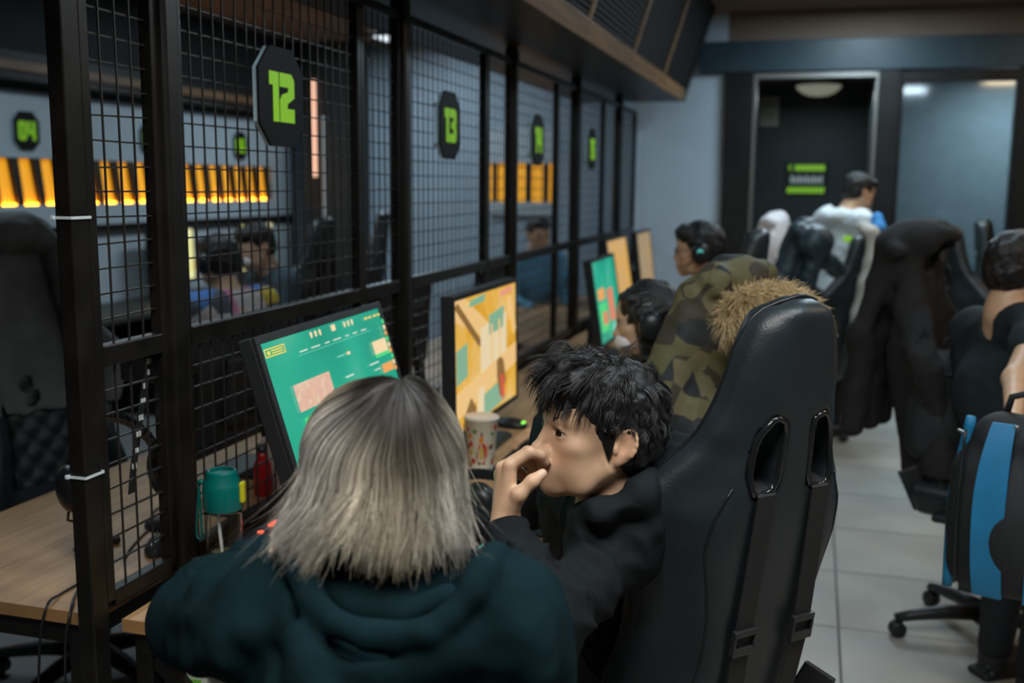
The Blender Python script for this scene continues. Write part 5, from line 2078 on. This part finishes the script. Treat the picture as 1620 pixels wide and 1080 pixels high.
# ================================================================== garments draped over chairs
def drape(name, label, cat, ch, m, v0=0.15, grow=0.022, wide=1.0, extra=None, fold=.012, res=.009, back=0.02):
    """a garment hung over the backrest of chair ch (a shell open below)"""
    t = ch
    l = [c for c in t.children if c.name.startswith('backrest')][0]
    M = Matrix.Translation(t.location) @ Matrix.Rotation(t.rotation_euler.z, 4, 'Z') @ Matrix.Translation(l.location) @ Matrix.Rotation(REC, 4, 'X')
    sd = SDF(.02)
    sd.fnc(lambda p: back_fn(p * A(1 / wide, 1, 1)) - grow, (-.30 * wide - grow, -.12 - grow, -.03), (.30 * wide + grow, .18 + grow, .90 + grow), .001)
    sd.cap((-.14 * wide, 0, .86), (.14 * wide, 0, .86), .035, .035, .05)
    if extra:
        extra(sd)
    sd.fnc(lambda p: back_fn(p) - .0035, (-.30, -.12, -.06), (.30, .18, .91), .001, 's')
    sd.box((0, 0, v0 - .3), (.6, .5, .3), rd=.01, k=.01, op='s')
    o = sobj(name, sd, res, m, None, disp=fold_disp([(22, fold, 41), (48, fold * .5, 42)]))
    o.matrix_world = M
    tag(o, label, cat)
    return o, M


M_grey = mat('grey_fleece', (0.085, 0.085, 0.085), 0.9, noise=0.15, nscale=10)


def ex_hood(sd):
    sd.ell((.02, .05, .90), (.13, .11, .07))
    sd.ell((.0, -.05, .80), (.15, .08, .12))
    sd.cap((-.10, .09, .84), (-.14, .10, .45), .045, .03)


def ex_slope(sd):
    sd.ell((.0, .03, .88), (.14, .14, .085))
    sd.ell((.0, .09, .83), (.09, .09, .07), None, .02, 's')
    for x in (-.12, 0, .12):
        sd.cap((x * .7, -.04, .88), (x, -.17, .55), .045, .045, .05)
        sd.cap((x, -.17, .55), (x * 1.2, -.22, .22), .045, .04, .05)


drape('grey_hoodie', 'grey hoodie draped over the gaming chair at the left edge', 'hoodie', C_LEFT, M_grey, v0=.30, extra=ex_hood)
M_blk = mat('black_jacket_matt', (0.012, 0.011, 0.011), 0.85, noise=0.2)
M_red = mat('dark_red_lining', (0.05, 0.012, 0.010), 0.85)
o, Mx_ = drape('black_jacket', 'black hooded jacket draped over the chair with the star base', 'jacket', C_R1, M_blk, v0=.05, extra=ex_slope, wide=1.0)
M_navycoat = mat('dark_blue_coat', (0.014, 0.028, 0.038), 0.5, noise=0.2)


def ex_coat(sd):
    sd.ell((-.05, -.08, .80), (.14, .09, .10))
    sd.cap((.06, -.10, .72), (.22, -.14, .66), .055, .045)
    sd.cap((-.1, -.10, .75), (-.16, -.1, .4), .05, .04)


drape('padded_coat', 'dark blue padded coat over a chair left of the person in white', 'coat', C_COAT, M_navycoat, extra=ex_coat, wide=1.05)
M_wjk = mat('white_jacket', (0.62, 0.58, 0.60), 0.8)
drape('white_jacket', 'plain white jacket draped over a far chair', 'jacket', C_K2, M_wjk, v0=.25, wide=1.25, fold=.006, extra=lambda sd: (sd.ell((.02, -.03, .60), (.27, .085, .30)), sd.cap((0, -.02, .88), (.22, -.03, .62), .05, .05)))
C_PALE = chair_px('gaming chair under the cream cloth, mostly hidden', 1372, 392, 6.4, (-0.9, 0.3), -0.09)
M_cream = mat('cream_cloth', (0.46, 0.42, 0.37), 0.85)


def ex_cream(sd):
    sd.ops.clear()
    sd.chain([(.02, 0.02, .93), (-.02, -.05, .90), (-.05, -.10, .74), (-.08, -.11, .60), (-.11, -.11, .42), (-.12, -.11, .22)], [.035, .045, .05, .055, .05, .04], .03)


drape('cream_scarf', 'long cream cloth hanging off a chair beside the person in white', 'scarf', C_PALE, M_cream, extra=ex_cream, v0=.05, fold=.004)

# camouflage parka with fur hood
M_camo = bpy.data.materials.new('camouflage_cloth')
M_camo.use_nodes = True
nt = M_camo.node_tree
b_ = nt.nodes['Principled BSDF']
b_.inputs['Roughness'].default_value = 0.75
tc = nt.nodes.new('ShaderNodeTexCoord')
n1 = nt.nodes.new('ShaderNodeTexNoise')
n1.inputs['Scale'].default_value = 5.4
n1.inputs['Detail'].default_value = 1.5
n1.inputs['Distortion'].default_value = 0.8
vo = nt.nodes.new('ShaderNodeTexVoronoi')
vo.inputs['Scale'].default_value = 16
mxv = nt.nodes.new('ShaderNodeMix')
mxv.data_type = 'VECTOR'
mxv.inputs['Factor'].default_value = 0.75
nt.links.new(tc.outputs['Object'], vo.inputs['Vector'])
nt.links.new(tc.outputs['Object'], mxv.inputs['A'])
nt.links.new(vo.outputs['Position'], mxv.inputs['B'])
nt.links.new(mxv.outputs['Result'], n1.inputs['Vector'])
r_ = nt.nodes.new('ShaderNodeValToRGB')
r_.color_ramp.interpolation = 'CONSTANT'
el = r_.color_ramp.elements
for i, (p, c) in enumerate(((0.0, (.016, .018, .020)), (.44, (.105, .092, .036)), (.55, (.040, .032, .018)), (.60, (.14, .115, .055)), (.67, (.018, .02, .022)))):
    e = el[i] if i < 2 else el.new(p)
    e.position = p
    e.color = (*c, 1)
nt.links.new(n1.outputs['Fac'], r_.inputs['Fac'])
nt.links.new(r_.outputs['Color'], b_.inputs['Base Color'])


def ex_parka(sd):
    sd.cap((-.10, .02, .86), (.08, -.05, .87), .05, .05)
    sd.ell((.03, -.10, .70), (.15, .09, .14))
    sd.cap((-.2, .05, .55), (-.25, .05, .12), .065, .055)
    sd.cap((.2, .05, .55), (.27, .06, .12), .075, .06)
    sd.cap((-.12, .05, .80), (-.22, .06, .50), .06, .08)
    sd.ell((0, -.04, .35), (.27, .13, .35))


pk = thing('parka', 'camouflage parka with tan fur hood draped over a gaming chair', 'parka')
o, _ = drape('shell', 'x', 'x', C_PARKA, M_camo, v0=-.02, extra=ex_parka, grow=.03, wide=1.1)
del o['label'], o['category']
bind(o, pk)
o.matrix_parent_inverse = Matrix.Identity(4)
fp = [W(1158, 505, 2.80), W(1172, 482, 2.78), W(1202, 474, 2.76), W(1238, 476, 2.76), W(1262, 494, 2.80), W(1268, 525, 2.86)]
sd = SDF(.02)
sd.chain(fp, [.025, .032, .036, .036, .032, .025], .02)
M_fur = vcol_mat('tan_fur', 0.7)
fc_ = sobj('fur_core', sd, .008, mat('fur_core', (.30, .20, .09), .9), None)
fc_.parent = pk
r = np.random.default_rng(2)
N = 5200
pr = np.array(resample(fp, 60))
i = r.integers(0, 60, N)
dr = r.normal(size=(N, 3))
dr /= np.linalg.norm(dr, axis=1, keepdims=True)
L = r.uniform(.035, .065, N)
base = pr[i] + dr * .026
pts = np.stack([base + dr * (L * t)[:, None] + A(0.012, 0, -.02) * t * t + r.normal(size=(N, 3)) * .0025 * t for t in np.linspace(0, 1, 5)], 1)
cl = r.uniform(.5, 1.15, N)[:, None, None] * np.linspace(.6, 1.25, 5)[None, :, None] * A(.66, .47, .24)
fu = strands('fur', pts, .0010, M_fur, None, cl)
fu.parent = pk
fu['kind'] = 'stuff'

# ------------------------------------------------ backpacks
M_bp = mat('backpack_black', (0.012, 0.013, 0.014), 0.7, bump=0.15, bscale=300)
M_bpb = mat('backpack_blue', (0.012, 0.17, 0.34), 0.55, bump=0.1, bscale=300, noise=0.1)
M_zipm = mat('zipper_metal', (0.5, 0.5, 0.5), 0.3, metal=0.9)
p = W(1612, 800, 2.66)
bp = thing('backpack', 'blue and black backpack held at the right edge', 'backpack', (float(p[0]), float(p[1]), float(p[2])), -0.35)
sd = SDF(.03)
sd.box((0, 0, -.04), (.165, .085, .195), rd=.075)
sd.box((0.01, 0, .06), (.135, .075, .175), rd=.07)
sd.ell((0, -.04, -.05), (.15, .09, .17))
sobj('main_body', sd, .008, M_bp, bp, disp=fold_disp([(20, .006, 51)]))


def bp_band(name, x0, x1, y, m, r0=.0):
    sd = SDF(.01)
    pts = []
    for z in np.linspace(.225, -.225, 25):
        yy = -.10 * (1 - (z / .29) ** 2) ** .5 - .012
        pts.append((x0 + (x1 - x0) * .5, yy + r0, z))
    sd2 = MB()
    vv, ff = [], []
    for i, (x, yy, z) in enumerate(pts):
        for a, b in ((x0, 0), (x1, 0), (x1, .012), (x0, .012)):
            vv.append((a * (1 - (.30 if z > 0 else .10) * (abs(z) / .23) ** 2), yy - .012 + b - .004, z))
        if i:
            o = (i - 1) * 4
            ff += [(o + a, o + (a + 1) % 4, o + 4 + (a + 1) % 4, o + 4 + a) for a in range(4)]
    n = len(vv)
    ff += [(3, 2, 1, 0), (n - 4, n - 3, n - 2, n - 1)]
    sd2.add(vv, ff)
    return auto_smooth(sd2.build(name, m, bp), 50)


bp_band('blue_panel', -.085, -.010, 0, M_bpb)
bp_band('blue_panel', .045, .115, 0, M_bpb)
g = MB()
g.tube([(-.152 + .030 * max(0.0, (.22 - t * .46) / .23), -.03 + .03 * math.sin(t * 3.1), .22 - t * .46) for t in np.linspace(0, 1, 20)], [.012 + .010 * math.sin(t * 3.1) for t in np.linspace(0, 1, 20)], 10)
g.build('side_trim', M_bpb, bp, sm=True)
MB().tube([(-.120, -.095 - .03 * math.sin(t * 3), .20 - t * .40) for t in np.linspace(0, 1, 16)], .004, 6).build('zipper', M_zipm if False else M_plast, bp, sm=True)
MB().bar((-.14, -.085, .195), (-.118, -.097, .19), .010, .008).build('zip_pull', M_zipm, bp, bevel=.002)
MB().bar((-.03, -.085, .215), (.0, -.09, .222), .010, .007).build('zip_pull', M_zipm, bp, bevel=.002)
MB().tube([(-.05, .02, .23), (-.04, .02, .275), (0, .02, .29), (.04, .02, .275), (.05, .02, .23)], .009, 8).build('carry_handle', M_bp, bp, sm=True)
sd = SDF(.01)
sd.chain([(.05, .08, .20), (.06, .16, .12), (.06, .17, -.05), (.07, .08, -.2)], [.02, .022, .02, .014], .02)
sobj('shoulder_strap', sd, .007, M_bp, bp)
p = W(1500, 640, 3.75)
b2 = thing('backpack', 'black backpack hanging on the chair with the star base', 'backpack', (float(p[0]), float(p[1]), float(p[2])), 0.5)
sd = SDF(.03)
sd.box((0, 0, 0), (.145, .08, .20), rd=.06)
sd.ell((0, -.06, -.06), (.115, .06, .11))
sobj('main_body', sd, .009, mat('backpack_charcoal', (0.018, 0.022, 0.024), 0.7, noise=.2), b2, disp=fold_disp([(24, .008, 55)]))
MB().tube([(-.04, 0, .19), (-.03, 0, .235), (0, 0, .25), (.03, 0, .235), (.04, 0, .19)], .008, 8).build('carry_handle', M_bp, b2, sm=True)
MB().tube([(-.10, -.085, .12), (0, -.10, .15), (.10, -.085, .12)], .004, 6).build('zipper', M_plast, b2, sm=True)
MB().box(-.03, .02, -.096, -.088, .06, .085).build('patch', mat('pale_patch', (.3, .33, .33), .7), b2, bevel=.002)

# ================================================================== things on the desks
ZD = 0.7502
# drinking bottle with a teal cap
bt = thing('water_bottle', 'clear water bottle with teal flip cap, straw and wrist loop', 'bottle', (-1.225, 1.965, ZD))
M_clear = mat('clear_plastic', (0.95, 0.97, 0.95), 0.06, trans=1.0, ior=1.25)
M_tealcap = mat('teal_plastic', (0.0, 0.12, 0.105), 0.35, noise=.05)
M_tea = mat('pale_tea', (0.75, 0.62, 0.25), 0.05, trans=0.9, ior=1.33)
M_strawm = mat('white_straw', (0.8, 0.8, 0.78), 0.4)
MB().lathe([(0, .004), (.036, .004), (.040, .010), (.041, .02), (.041, .175), (.039, .192), (.037, .192), (.0385, .175), (.0385, .02), (.036, .012), (0, .009)], n=40).build('flask', M_clear, bt, sm=True)
MB().lathe([(0, .0105), (.035, .0125), (.038, .02), (.038, .080), (0, .080)], n=40).build('drink', M_tea, bt, sm=True)
cp_ = auto_smooth(MB().lathe([(.0, .185), (.0425, .185), (.0435, .19), (.0435, .235), (.041, .243), (.036, .256), (.034, .268), (.030, .272), (.026, .272), (.026, .266), (0, .266)], n=32).build('cap', M_tealcap, bt), 25)
MB().box(.040, .052, -.010, .010, .200, .248).build('button', mat('yellow_button', (.55, .50, .02), .4), cp_, bevel=.005)
cp_.rotation_euler = (0, 0, .15)
MB().tube([(-.005, .0, .02), (-.008, 0, .1), (-.016, .0, .185)], .004, 10).build('straw', M_strawm, bt, sm=True)
MB().tube([(-.043, -.004, .238), (-.052, -.004, .243), (-.058, -.004, .236)], .006, 8).build('loop_anchor', M_tealcap, bt, sm=True)
lp = [(-.056, -.004, .236), (-.062, -.004, .18), (-.067, -.004, .13), (-.066, -.004, .112), (-.060, -.004, .106), (-.054, -.004, .114), (-.054, -.004, .14), (-.055, -.004, .19)]
MB().tube([Vector(q) for q in resample(lp + [lp[0]], 40)][:-1], .0028, 6, closed=True).build('wrist_loop', M_tealcap, bt, sm=True)
# patterned paper cup
cu = thing('paper_cup', 'paper cup with red and orange printed pattern in front of the golden screen', 'cup', (-0.985, 3.09, ZD))
cu.scale = (1.18, 1.18, 1.06)
M_cup = mat('cup_paper', (0.72, 0.66, 0.52), 0.5, noise=.05)
auto_smooth(MB().lathe([(0, .004), (.031, .004), (.031, 0), (.033, 0), (.046, .150), (.048, .152), (.0485, .157), (.046, .159), (.044, .156), (.0435, .15), (.031, .006)], n=40).build('cup_wall', M_cup, cu), 50)
MB().lathe([(0, .1525), (.0442, .1525), (.045, .156), (.0465, .160), (.0445, .162), (0, .155)], n=40).build('lid', mat('cup_film', (.75, .6, .5), .3), cu, sm=True)
rr = random.Random(4)
pal = [mat('print_red', (.50, .03, .02), .5), mat('print_orange', (.65, .20, .02), .5), mat('print_green', (.10, .22, .05), .5), mat('print_gold', (.55, .36, .06), .5), mat('print_brown', (.16, .06, .02), .5)]


def cup_patch(poly, m, lift=.0006):
    vv = []
    for a, z in poly:
        rad_ = .033 + (.046 - .033) * z / .150 + lift
        vv.append((rad_ * math.cos(a), rad_ * math.sin(a), z))
    raw('print', vv, [tuple(range(len(vv)))], m, cu)


ca = math.atan2(-3.12, 1.02)       # towards the viewer side of the cup
for poly, k in (([(-.32, .030), (.30, .030), (.36, .075), (.15, .088), (-.20, .080)], 0), ([(-.10, .036), (.12, .036), (.14, .072), (-.08, .075)], 3),
                ([(-.18, .085), (.14, .090), (.10, .108), (-.10, .106)], 1), ([(-.30, .045), (-.42, .03), (-.36, .078)], 2), ([(.34, .04), (.50, .05), (.42, .095)], 1),
                ([(-.05, .108), (.08, .110), (.05, .122), (-.03, .120)], 4), ([(-.25, .020), (-.05, .018), (-.05, .028), (-.24, .030)], 4), ([(.05, .018), (.28, .020), (.26, .030), (.06, .028)], 0)):
    cup_patch([(ca + a, z) for a, z in poly], pal[k], .0006 + .0003 * k)
for i in range(70):
    a, z = rr.uniform(0, 6.28), rr.uniform(.015, .138)
    if abs((a - ca + math.pi) % (2 * math.pi) - math.pi) < .55 and z < .12:
        continue
    q = rr.uniform(.004, .010)
    cup_patch([(a + q / .04 * math.cos(t) * rr.uniform(.6, 1), z + q * math.sin(t)) for t in np.linspace(0, 6.28, 7)[:-1]], rr.choice(pal), .0005)


# keyboards
M_key = mat('keycap_black', (0.016, 0.017, 0.018), 0.45)
M_kled = mat('key_glow_teal', (0.02, 0.3, 0.26), 0.5, emit=(0.02, 0.45, 0.38), estr=0.35)
M_kled2 = mat('key_glow_red', (0.4, 0.06, 0.03), 0.5, emit=(0.6, 0.12, 0.05), estr=0.35)
key_me = {}


def keyboard(label, loc, rz):
    t = thing('keyboard', label, 'keyboard', loc, rz, 'mechanical keyboards')
    MB().box(-.22, .22, -.068, .068, .004, .022).build('case', M_plast, t, bevel=.005)
    MB().box(-.213, .213, -.061, .061, .0222, .0226).build('key_backlight', M_kled, t)
    for r in range(6):
        for c in range(21):
            m = M_key
            if m.name not in key_me:
                v = [(-.0088, -.0085, 0), (.0088, -.0085, 0), (.0088, .0085, 0), (-.0088, .0085, 0), (-.0064, -.0058, .009), (.0064, -.0058, .009), (.0064, .0068, .009), (-.0064, .0068, .009)]
                o = raw('key', v, [(3, 2, 1, 0), (4, 5, 6, 7), (0, 1, 5, 4), (1, 2, 6, 5), (2, 3, 7, 6), (3, 0, 4, 7)], m, t)
                key_me[m.name] = o.data
            else:
                o = bpy.data.objects.new('key', key_me[m.name])
                link(o, t)
            o.location = (-.2 + c * .02, -.05 + r * .02, .0232)
    return t


keyboard('black mechanical keyboard with teal key glow beside the young man', (-0.80, 2.42, ZD), math.radians(88))
keyboard('black mechanical keyboard in front of the golden screen, under the masked player\'s hand', (-0.84, 3.62, ZD + .003), math.radians(90))

# mouse pad and mouse
mp_ = MB().box(-.15, .15, -.20, .20, 0, .004).build('mouse_pad', mat('mouse_pad_cloth', (0.022, 0.027, 0.029), 0.85), bevel=.0015)
mp_.location = (-.745, 2.72, ZD)
mp_.rotation_euler = (0, 0, math.radians(-8))
tag(mp_, 'dark grey cloth mouse pad on the desk edge beside the young man', 'mouse pad')


def mouse(label, loc, rz, led, body=None):
    t = thing('mouse', label, 'mouse', loc, rz, 'computer mice')
    sd = SDF(.01)
    sd.ell((0, -.005, .008), (.032, .060, .030))
    sd.ell((0, .02, .008), (.030, .042, .022))
    sd.box((0, 0, -.03), (.1, .1, .032), rd=.001, k=.002, op='s')
    sobj('shell', sd, .004, body or M_plast, t)
    MB().lathe([(0, -.004), (.009, -.004), (.009, .004), (0, .004)], c=(0, .034, .027), n=14, axis='x').build('wheel', M_plast if led is M_gled else led, t, sm=True)
    return t


M_gled = mat('green_led', (0.1, 0.5, 0.05), 0.4, emit=(0.25, 1.0, 0.08), estr=0.8)
ms = mouse('mouse with glowing green light in front of the golden screen', (-1.05, 3.66, ZD), math.radians(80), M_gled)
g = SDF(.004)
g.ell((0, -.05, .022), (.016, .008, .007))
sobj('palm_light', g, .003, M_gled, ms)
mouse('black mouse with a pale logo on the left desk, behind the mesh', (-1.51, 2.13, ZD), math.radians(20), M_strawm, mat('mouse_grey', (.03, .034, .038), .25))
mq = MB().box(-.15, .15, -.42, .42, 0, .003).build('desk_mat', mat('desk_mat_cloth', (0.012, 0.013, 0.014), 0.85), bevel=.001)
mq.location = (-.80, 3.42, ZD)
tag(mq, 'long black desk mat in front of the golden screen', 'desk mat')
# headset lying on the desk
hm = Matrix.Translation((-0.80, 2.67, ZD + .052)) @ Matrix.Rotation(math.radians(70), 4, 'Z') @ Matrix.Rotation(math.radians(-78), 4, 'X')
headset('black headset lying on the desk below the young man\'s hand', None, hm)
# dropper bottle
db = thing('dropper_bottle', 'tiny clear dropper bottle standing beside the keyboard', 'bottle', (-0.915, 2.44, ZD))
MB().lathe([(0, 0), (.011, 0), (.0115, .004), (.0115, .034), (.008, .040), (.008, .044)], n=20).build('flask', mat('frosted_plastic', (.65, .75, .78), .25, trans=.35), db, sm=True)
MB().lathe([(.0095, .044), (.0095, .056), (.006, .066), (.003, .078), (0, .079)], n=20).build('cap', mat('frosted_cap', (.70, .80, .84), .3), db, sm=True)
# stylus on the left desk
sv = thing('marker_pen', 'short black marker pen with clear tip on the left desk by the corner post', 'pen', (-1.66, 2.10, ZD + .011), math.radians(62))
MB().lathe([(.0, -.045), (.0105, -.045), (.011, -.04), (.011, .05), (0, .05)], n=16, axis='x').build('barrel', M_plast, sv, sm=True)
MB().lathe([(.0, -.066), (.006, -.064), (.0085, -.046), (0, -.045)], n=16, axis='x').build('tip', mat('clear_tip', (.6, .6, .58), .2, trans=.5), sv, sm=True)


# cables
def cable(label, pts, r=.003, m=None, cat='cable'):
    o = MB().tube([Vector(q) for q in resample(smooth_path(pts), max(20, len(pts) * 8))], r, 6).build('cable', m or M_plast, sm=True)
    tag(o, label, cat)
    return o


def smooth_path(pts):
    P = [A(*p) for p in pts]
    out = []
    n = len(P)
    for i in range(n - 1):
        p0, p1, p2, p3 = P[max(i - 1, 0)], P[i], P[i + 1], P[min(i + 2, n - 1)]
        for t in np.linspace(0, 1, 8, endpoint=False):
            out.append(.5 * ((2 * p1) + (-p0 + p2) * t + (2 * p0 - 5 * p1 + 4 * p2 - p3) * t * t + (-p0 + 3 * p1 - 3 * p2 + p3) * t ** 3))
    out.append(P[-1])
    return out


def zz(u, v, z=ZD + .004):
    d = _F + _R * (u - 810) / FPX - _U * (v - 540) / FPX
    return CAM + d * (z - CAM[2]) / d[2]


a0 = zz(150, 905)
e0 = zz(80, 955)
cable('thin black cable hanging over the left desk end, the outer loop', [a0, zz(120, 925), zz(95, 940), e0 + A(0, -.012, .0), e0 + A(-.01, -.03, -.10), e0 + A(-.02, -.03, -.35), e0 + A(.0, .02, -.744)])
e1 = zz(118, 962)
cable('thin black cable hanging over the left desk end, beside the corner post', [a0 + A(.005, .012, 0), zz(135, 918), zz(122, 935), e1 + A(0, -.012, 0), e1 + A(-.005, -.03, -.09), e1 + A(-.01, -.028, -.35), e1 + A(.0, .02, -.744)])
cable('black cable coiled on the left desk behind the mouse', [zz(255, 800), zz(240, 815), zz(262, 828), zz(248, 842), zz(264, 850), zz(262, 870)])
cable('black cable trailing from the mouse on the left desk', [zz(238, 835), zz(222, 850), zz(206, 868), zz(196, 885)])
# hanging cables behind screens
cable('looped black cable hanging on the fence between the two near monitors', [(-1.36, 3.02, 1.27), (-1.345, 3.04, 1.10), (-1.34, 3.00, .98), (-1.34, 3.07, .88), (-1.35, 3.10, ZD + .01)], .005)
cable('black cable hanging on the fence right of the golden screen', [(-1.36, 4.25, 1.28), (-1.345, 4.28, 1.12), (-1.34, 4.20, 1.0), (-1.34, 4.24, .9), (-1.35, 4.26, ZD + .01)], .005)
# headset hung on the far side of the fence and its lettered strap
hm = Matrix.Translation((-1.52, 2.0, 0.965)) @ Matrix.Rotation(math.radians(60), 4, 'Z') @ Matrix.Rotation(math.radians(-25), 4, 'X')
headset('black headset standing on the left desk seen through the lower mesh', None, hm @ Matrix.Scale(1.1, 4))
ly = thing('lanyard', 'black lanyard with white lettering hung on the fence rail', 'lanyard', (-1.405, 1.93, 1.27))
vv, ff = [], []
pp_ = smooth_path([(0, .05, 0), (-.004, .035, -.06), (-.006, .01, -.15), (-.004, -.02, -.24), (-.006, -.03, -.30)])
for i, q in enumerate(pp_):
    for a, b in ((-.011, 0), (.011, 0), (.011, -.002), (-.011, -.002)):
        vv.append((q[0] + b, q[1] + a, q[2]))
    if i:
        o = (i - 1) * 4
        ff += [(o + a, o + (a + 1) % 4, o + 4 + (a + 1) % 4, o + 4 + a) for a in range(4)]
raw('strap', vv, ff, M_strap, ly)
for k in range(8):
    q = A(*pp_[3 + k * 3])
    for j in range(2):
        MB().box(q[0] + .0005, q[0] + .0012, q[1] - .008 + j * .009, q[1] - .001 + j * .009, q[2] - .006, q[2] + .006).build('letter', M_wprint, ly)
# router box behind narrow panel
rb = thing('network_box', 'small black network box with grey top behind the narrow mesh panel', 'box', (-1.60, 2.30, ZD))
MB().box(-.06, .06, -.09, .09, .40, .50).build('housing', M_plast, rb, bevel=.006)
MB().box(-.055, .055, -.085, .085, .50, .506).build('lid', mat('grey_lid', (.10, .11, .11), .5), rb, bevel=.002)
MB().lathe([(.06, 0), (.06, .01), (.012, .015), (.012, .40)], n=16, cap=True).build('stand', M_plast, rb, sm=True)
# red bottle and pale boxes behind the monitor
rbo = thing('red_bottle', 'small red bottle behind the mesh left of the teal screen', 'bottle', (-1.50, 2.62, ZD))
MB().lathe([(0, 0), (.024, 0), (.026, .005), (.026, .09), (.012, .115), (.012, .13), (0, .13)], n=24).build('flask', mat('red_gloss', (.35, .01, .015), .25), rbo, sm=True)
MB().lathe([(.014, .128), (.014, .15), (0, .15)], n=20).build('cap', M_plast, rbo, sm=True)
bx = MB().box(-.04, .04, -.05, .05, 0, .15).build('carton', mat('pale_carton', (.45, .36, .33), .7), bevel=.002)
bx.location = (-1.50, 2.73, ZD)
tag(bx, 'pale pink carton behind the mesh beside the red bottle', 'carton')
# red lit power strip
ps = thing('power_strip', 'black power strip with glowing red switch on the desk by the bottle', 'power strip', (-1.29, 2.30, ZD), math.radians(2))
MB().box(-.03, .03, -.16, .16, 0, .035).build('housing', M_plast, ps, bevel=.006)
M_rled = mat('red_led', (.6, .02, .01), .4, emit=(1.0, .08, .03), estr=1.5)
MB().box(-.006, .006, -.02, .02, .035, .039).build('switch', M_rled, ps, bevel=.001)
MB().box(-.006, .006, -.075, -.062, .035, .038).build('indicator', M_rled, ps, bevel=.001)
# box under the desk
ub = thing('adapter_box', 'white box with green label fixed under the right desk end', 'box', (-1.20, 1.82, .50))
MB().box(-.055, -.02, -.02, .08, .0, .17).build('bracket', mat('brown_board', (.05, .032, .022), .7), ub, bevel=.002)
MB().box(-.02, .03, -.03, .06, .02, .17).build('housing', mat('offwhite_plastic', (.55, .58, .50), .5), ub, bevel=.006)
MB().box(-.008, .018, -.0315, -.030, .06, .12).build('label_sticker', mat('green_sticker', (.16, .50, .06), .5), ub)
# monitors of the players beyond the fence, seen from behind
MSB = screen_mat('screen_blue_rear', [(0.1, 0.3, 0.4), (0.2, 0.4, 0.5), (0.3, 0.5, 0.5)], 4.0, 0.5)
for y, lb in ((2.86, 'rear of a black monitor beyond the fence, behind the teal screen'), (4.15, 'rear of a black monitor beyond the fence, behind the golden screen'),
              (5.5, 'rear of a black monitor beyond the fence, by the green far screen')):
    monitor(lb, (-1.72, y, 0.75), math.radians(-90), .08, .56, .32, MSB, (), bottom=.10, group='monitors beyond the fence')
